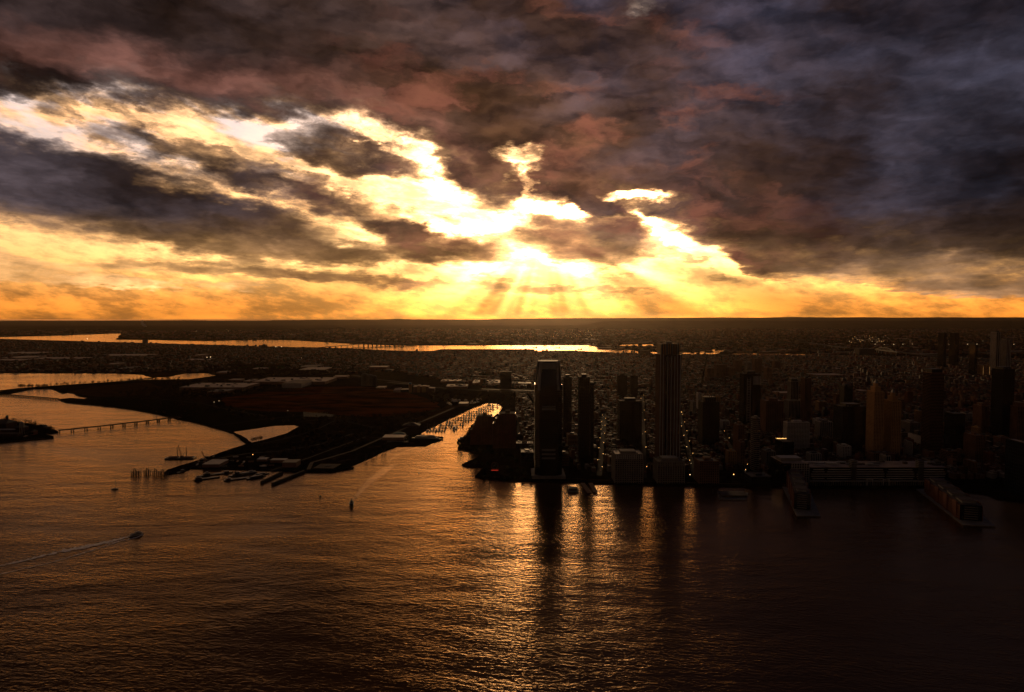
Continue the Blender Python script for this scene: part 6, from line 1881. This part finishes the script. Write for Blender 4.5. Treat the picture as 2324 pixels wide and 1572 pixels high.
        # a car on the carriageway
def car_proto():
    e = empty('car', (0, 0, 0))
    b = MB(); b.hexa([(-.9, -2.2, .35), (.9, -2.2, .35), (.9, 2.2, .35), (-.9, 2.2, .35)], [(-.88, -2.15, .95), (.88, -2.15, .95), (.85, 2.1, .85), (-.85, 2.1, .85)]); body = b.build('body', [CARB], e)
    b = MB(); b.hexa([(-.8, -1.7, .96), (.8, -1.7, .96), (.8, .9, .93), (-.8, .9, .93)], [(-.65, -1.3, 1.48), (.65, -1.3, 1.48), (.65, .3, 1.48), (-.65, .3, 1.48)]); b.build('cabin', [GLASS], e)
    for sx in (-1, 1):
        for sy in (-1.35, 1.35):
            b = MB(); b.tube((sx * .95, sy, .34), (sx * .72, sy, .34), .34, .34, 8); b.build('wheel', [BLACKP], e)
        b = MB(); b.box(sx * .6 - .2, sx * .6 + .2, 2.06, 2.16, .55, .75); b.build('headlight', [LAMPW], e)
        b = MB(); b.box(sx * .6 - .2, sx * .6 + .2, -2.22, -2.16, .6, .8); b.build('tail_light', [REDL], e)
    return e
CARB = mat('car_paint', (.20, .19, .19), 0.28, 0.5, var=0)
car0 = car_proto(); fc = True
for si, ((a, b_), nm) in enumerate(zip(SW, ('street left of the tallest tower', 'street right of the tallest tower', 'slanting street below the black lattice tower', 'street behind the slim black tower'))):
    d = (b_ - a).normalized()
    for i in range(11):
        p = a.lerp(b_, (i + rc.random()) / 11)
        if not clear_of(p.x, p.y, 0): continue
        s = 1 if i % 2 else -1
        o = car0 if fc else copy_tree(car0); fc = False
        o.location = (p.x - d.y * 2.4 * s, p.y + d.x * 2.4 * s, LAND + .13); o.rotation_euler = (0, 0, math.atan2(-d.x, d.y) + (math.pi if s > 0 else 0))
        tag(o, 'car with its lights on driving along the ' + nm, 'car', 'cars on the ' + nm)
park0 = empty('parked_car', (0, 0, 0))
for ch in car0.children:
    if ch.name.split('.')[0] in ('body', 'cabin', 'wheel'):
        c_ = ch.copy(); col.objects.link(c_); c_.parent = park0
fp = True
PARK = [((1176, 935), (1208, 985), 60, 'parked car in the car park between the brick towers and the tapered tower', 'cars parked left of the tapered tower'),
        ((1300, 905), (1310, 960), 26, 'parked car in the lot between the two slim black towers', 'cars parked between the slim towers'),
        ((880, 990), (925, 1003), 34, 'parked car beside the marina pavilion', 'cars parked at the marina'),
        ((690, 930), (760, 945), 22, 'parked car in the park lot below the dry meadow', 'cars parked in the park'),
        ((1352, 930), (1396, 985), 36, 'parked car in the lot left of the broad dark block', 'cars parked by the broad dark block')]
for (p0, p1, n, lb, gp) in PARK:
    A_, B_ = at(p0[0], p1[1], LAND), at(p1[0], p0[1], LAND)
    ctr = 0
    yy = A_.y
    rows = max(2, int(n / 12)); 
    for i in range(n):
        u = (i % 12 + rc.uniform(0, .5)) / 12; v = (i // 12) / rows
        lo, hi = at(p0[0], p1[1] * (1 - v) + p0[1] * v, LAND), at(p1[0], p1[1] * (1 - v) + p0[1] * v, LAND)
        p = lo.lerp(hi, u)
        if not clear_of(p.x, p.y, 2): continue
        o = park0 if fp else copy_tree(park0); fp = False
        o.location = (p.x, p.y, LAND + .05); o.rotation_euler = (0, 0, rc.choice([0, math.pi]) + R(rc.uniform(-6, 6)))
        tag(o, lb, 'car', gp)
for (p0, p1, n, lb, gp) in PARK:
    pts = px_poly([(p0[0] - 2, p0[1] - 2), (p1[0] + 2, p0[1] - 2), (p1[0] + 2, p1[1] + 2), (p0[0] - 2, p1[1] + 2)], LAND)
    mb = MB(); mb.sheet([Vector((p.x, p.y)) for p in pts], LAND + .04); tag(mb.build('car_park', ASPH), kind='structure')
# single bright lights read in the photograph
LT = [(400, 1, 796, 'red light glowing above the highway bend on the far shore', REDL, 3.5), (198, 1, 773, 'bright lamp on the far industrial shore at the left', LAMPW, 5), (470, 1, 816, 'floodlight by the pale roof on the far shore', LAMPW, 3), (478, 1, 815.5, 'second floodlight by the pale roof on the far shore', LAMPW, 3),
      (664, 1, 815, 'lone pale lamp in the dark woods on the far shore', LAMPW, 2.4), (684, 1, 817, 'lone warm lamp in the dark woods on the far shore', LAMPW, 2.4), (626, 1, 791.5, 'left lamp beside the reddish block on the far shore', LAMPW, 3), (639, 1, 791.2, 'right lamp beside the reddish block on the far shore', LAMPW, 3),
      (486, 1, 919, 'small pale lamp on the park path, left one', LAMPW, .9), (497, 1, 916.5, 'small pale lamp on the park path, right one', LAMPW, .9), (653, 1, 939, 'lamp in the park lot below the meadow', LAMPW, .9), (574, 1, 1042, 'small orange lamp in the dark park terminal', LAMP, .9),
      (2187, 1, 938, 'left one of two warm lamps in the dark right of the red-striped tower', LAMPW, 1.6), (2227, 1, 938, 'right one of two warm lamps in the dark right of the red-striped tower', LAMPW, 1.8), (1547, 1, 943, 'bright lamp just right of the tallest tower', LAMP, 1.2), (1580, 1, 945, 'pale lamp left of the spiky crowned tower', LAMPW, 1.2), (1619, 1, 945, 'pale lamp right of the spiky crowned tower', LAMPW, 1.2),
      (1456, 1, 1086, 'bright lamp on the quay between the two waterfront office blocks', LAMPW, 1.3), (1566, 1, 1089, 'pale lamp on the quay right of the wide waterfront office block', LAMPW, 1.0), (1782, 1, 1083, 'warm lamp glowing at the left end of the long waterfront building', LAMPW, 1.5), (1665, 1, 1089, 'warm lamp at the river end of the slanting street', LAMP, 1.2)]
for (px, _, py, lb, m, s) in LT:
    lamp(at(px, py, LAND), lb, None, m, 8 + s * 2, s)
# far road lights in a row
for i in range(17):
    px = 2735 * .7262 + i * 21; py = 784.5 + (.3 * math.sin(i)) + (i * .02)
    lamp(at(px, py + 2, LAND), 'tiny far lamp in the row of turnpike lights near the right edge', 'turnpike lights', LAMPW, 22, 2.4)
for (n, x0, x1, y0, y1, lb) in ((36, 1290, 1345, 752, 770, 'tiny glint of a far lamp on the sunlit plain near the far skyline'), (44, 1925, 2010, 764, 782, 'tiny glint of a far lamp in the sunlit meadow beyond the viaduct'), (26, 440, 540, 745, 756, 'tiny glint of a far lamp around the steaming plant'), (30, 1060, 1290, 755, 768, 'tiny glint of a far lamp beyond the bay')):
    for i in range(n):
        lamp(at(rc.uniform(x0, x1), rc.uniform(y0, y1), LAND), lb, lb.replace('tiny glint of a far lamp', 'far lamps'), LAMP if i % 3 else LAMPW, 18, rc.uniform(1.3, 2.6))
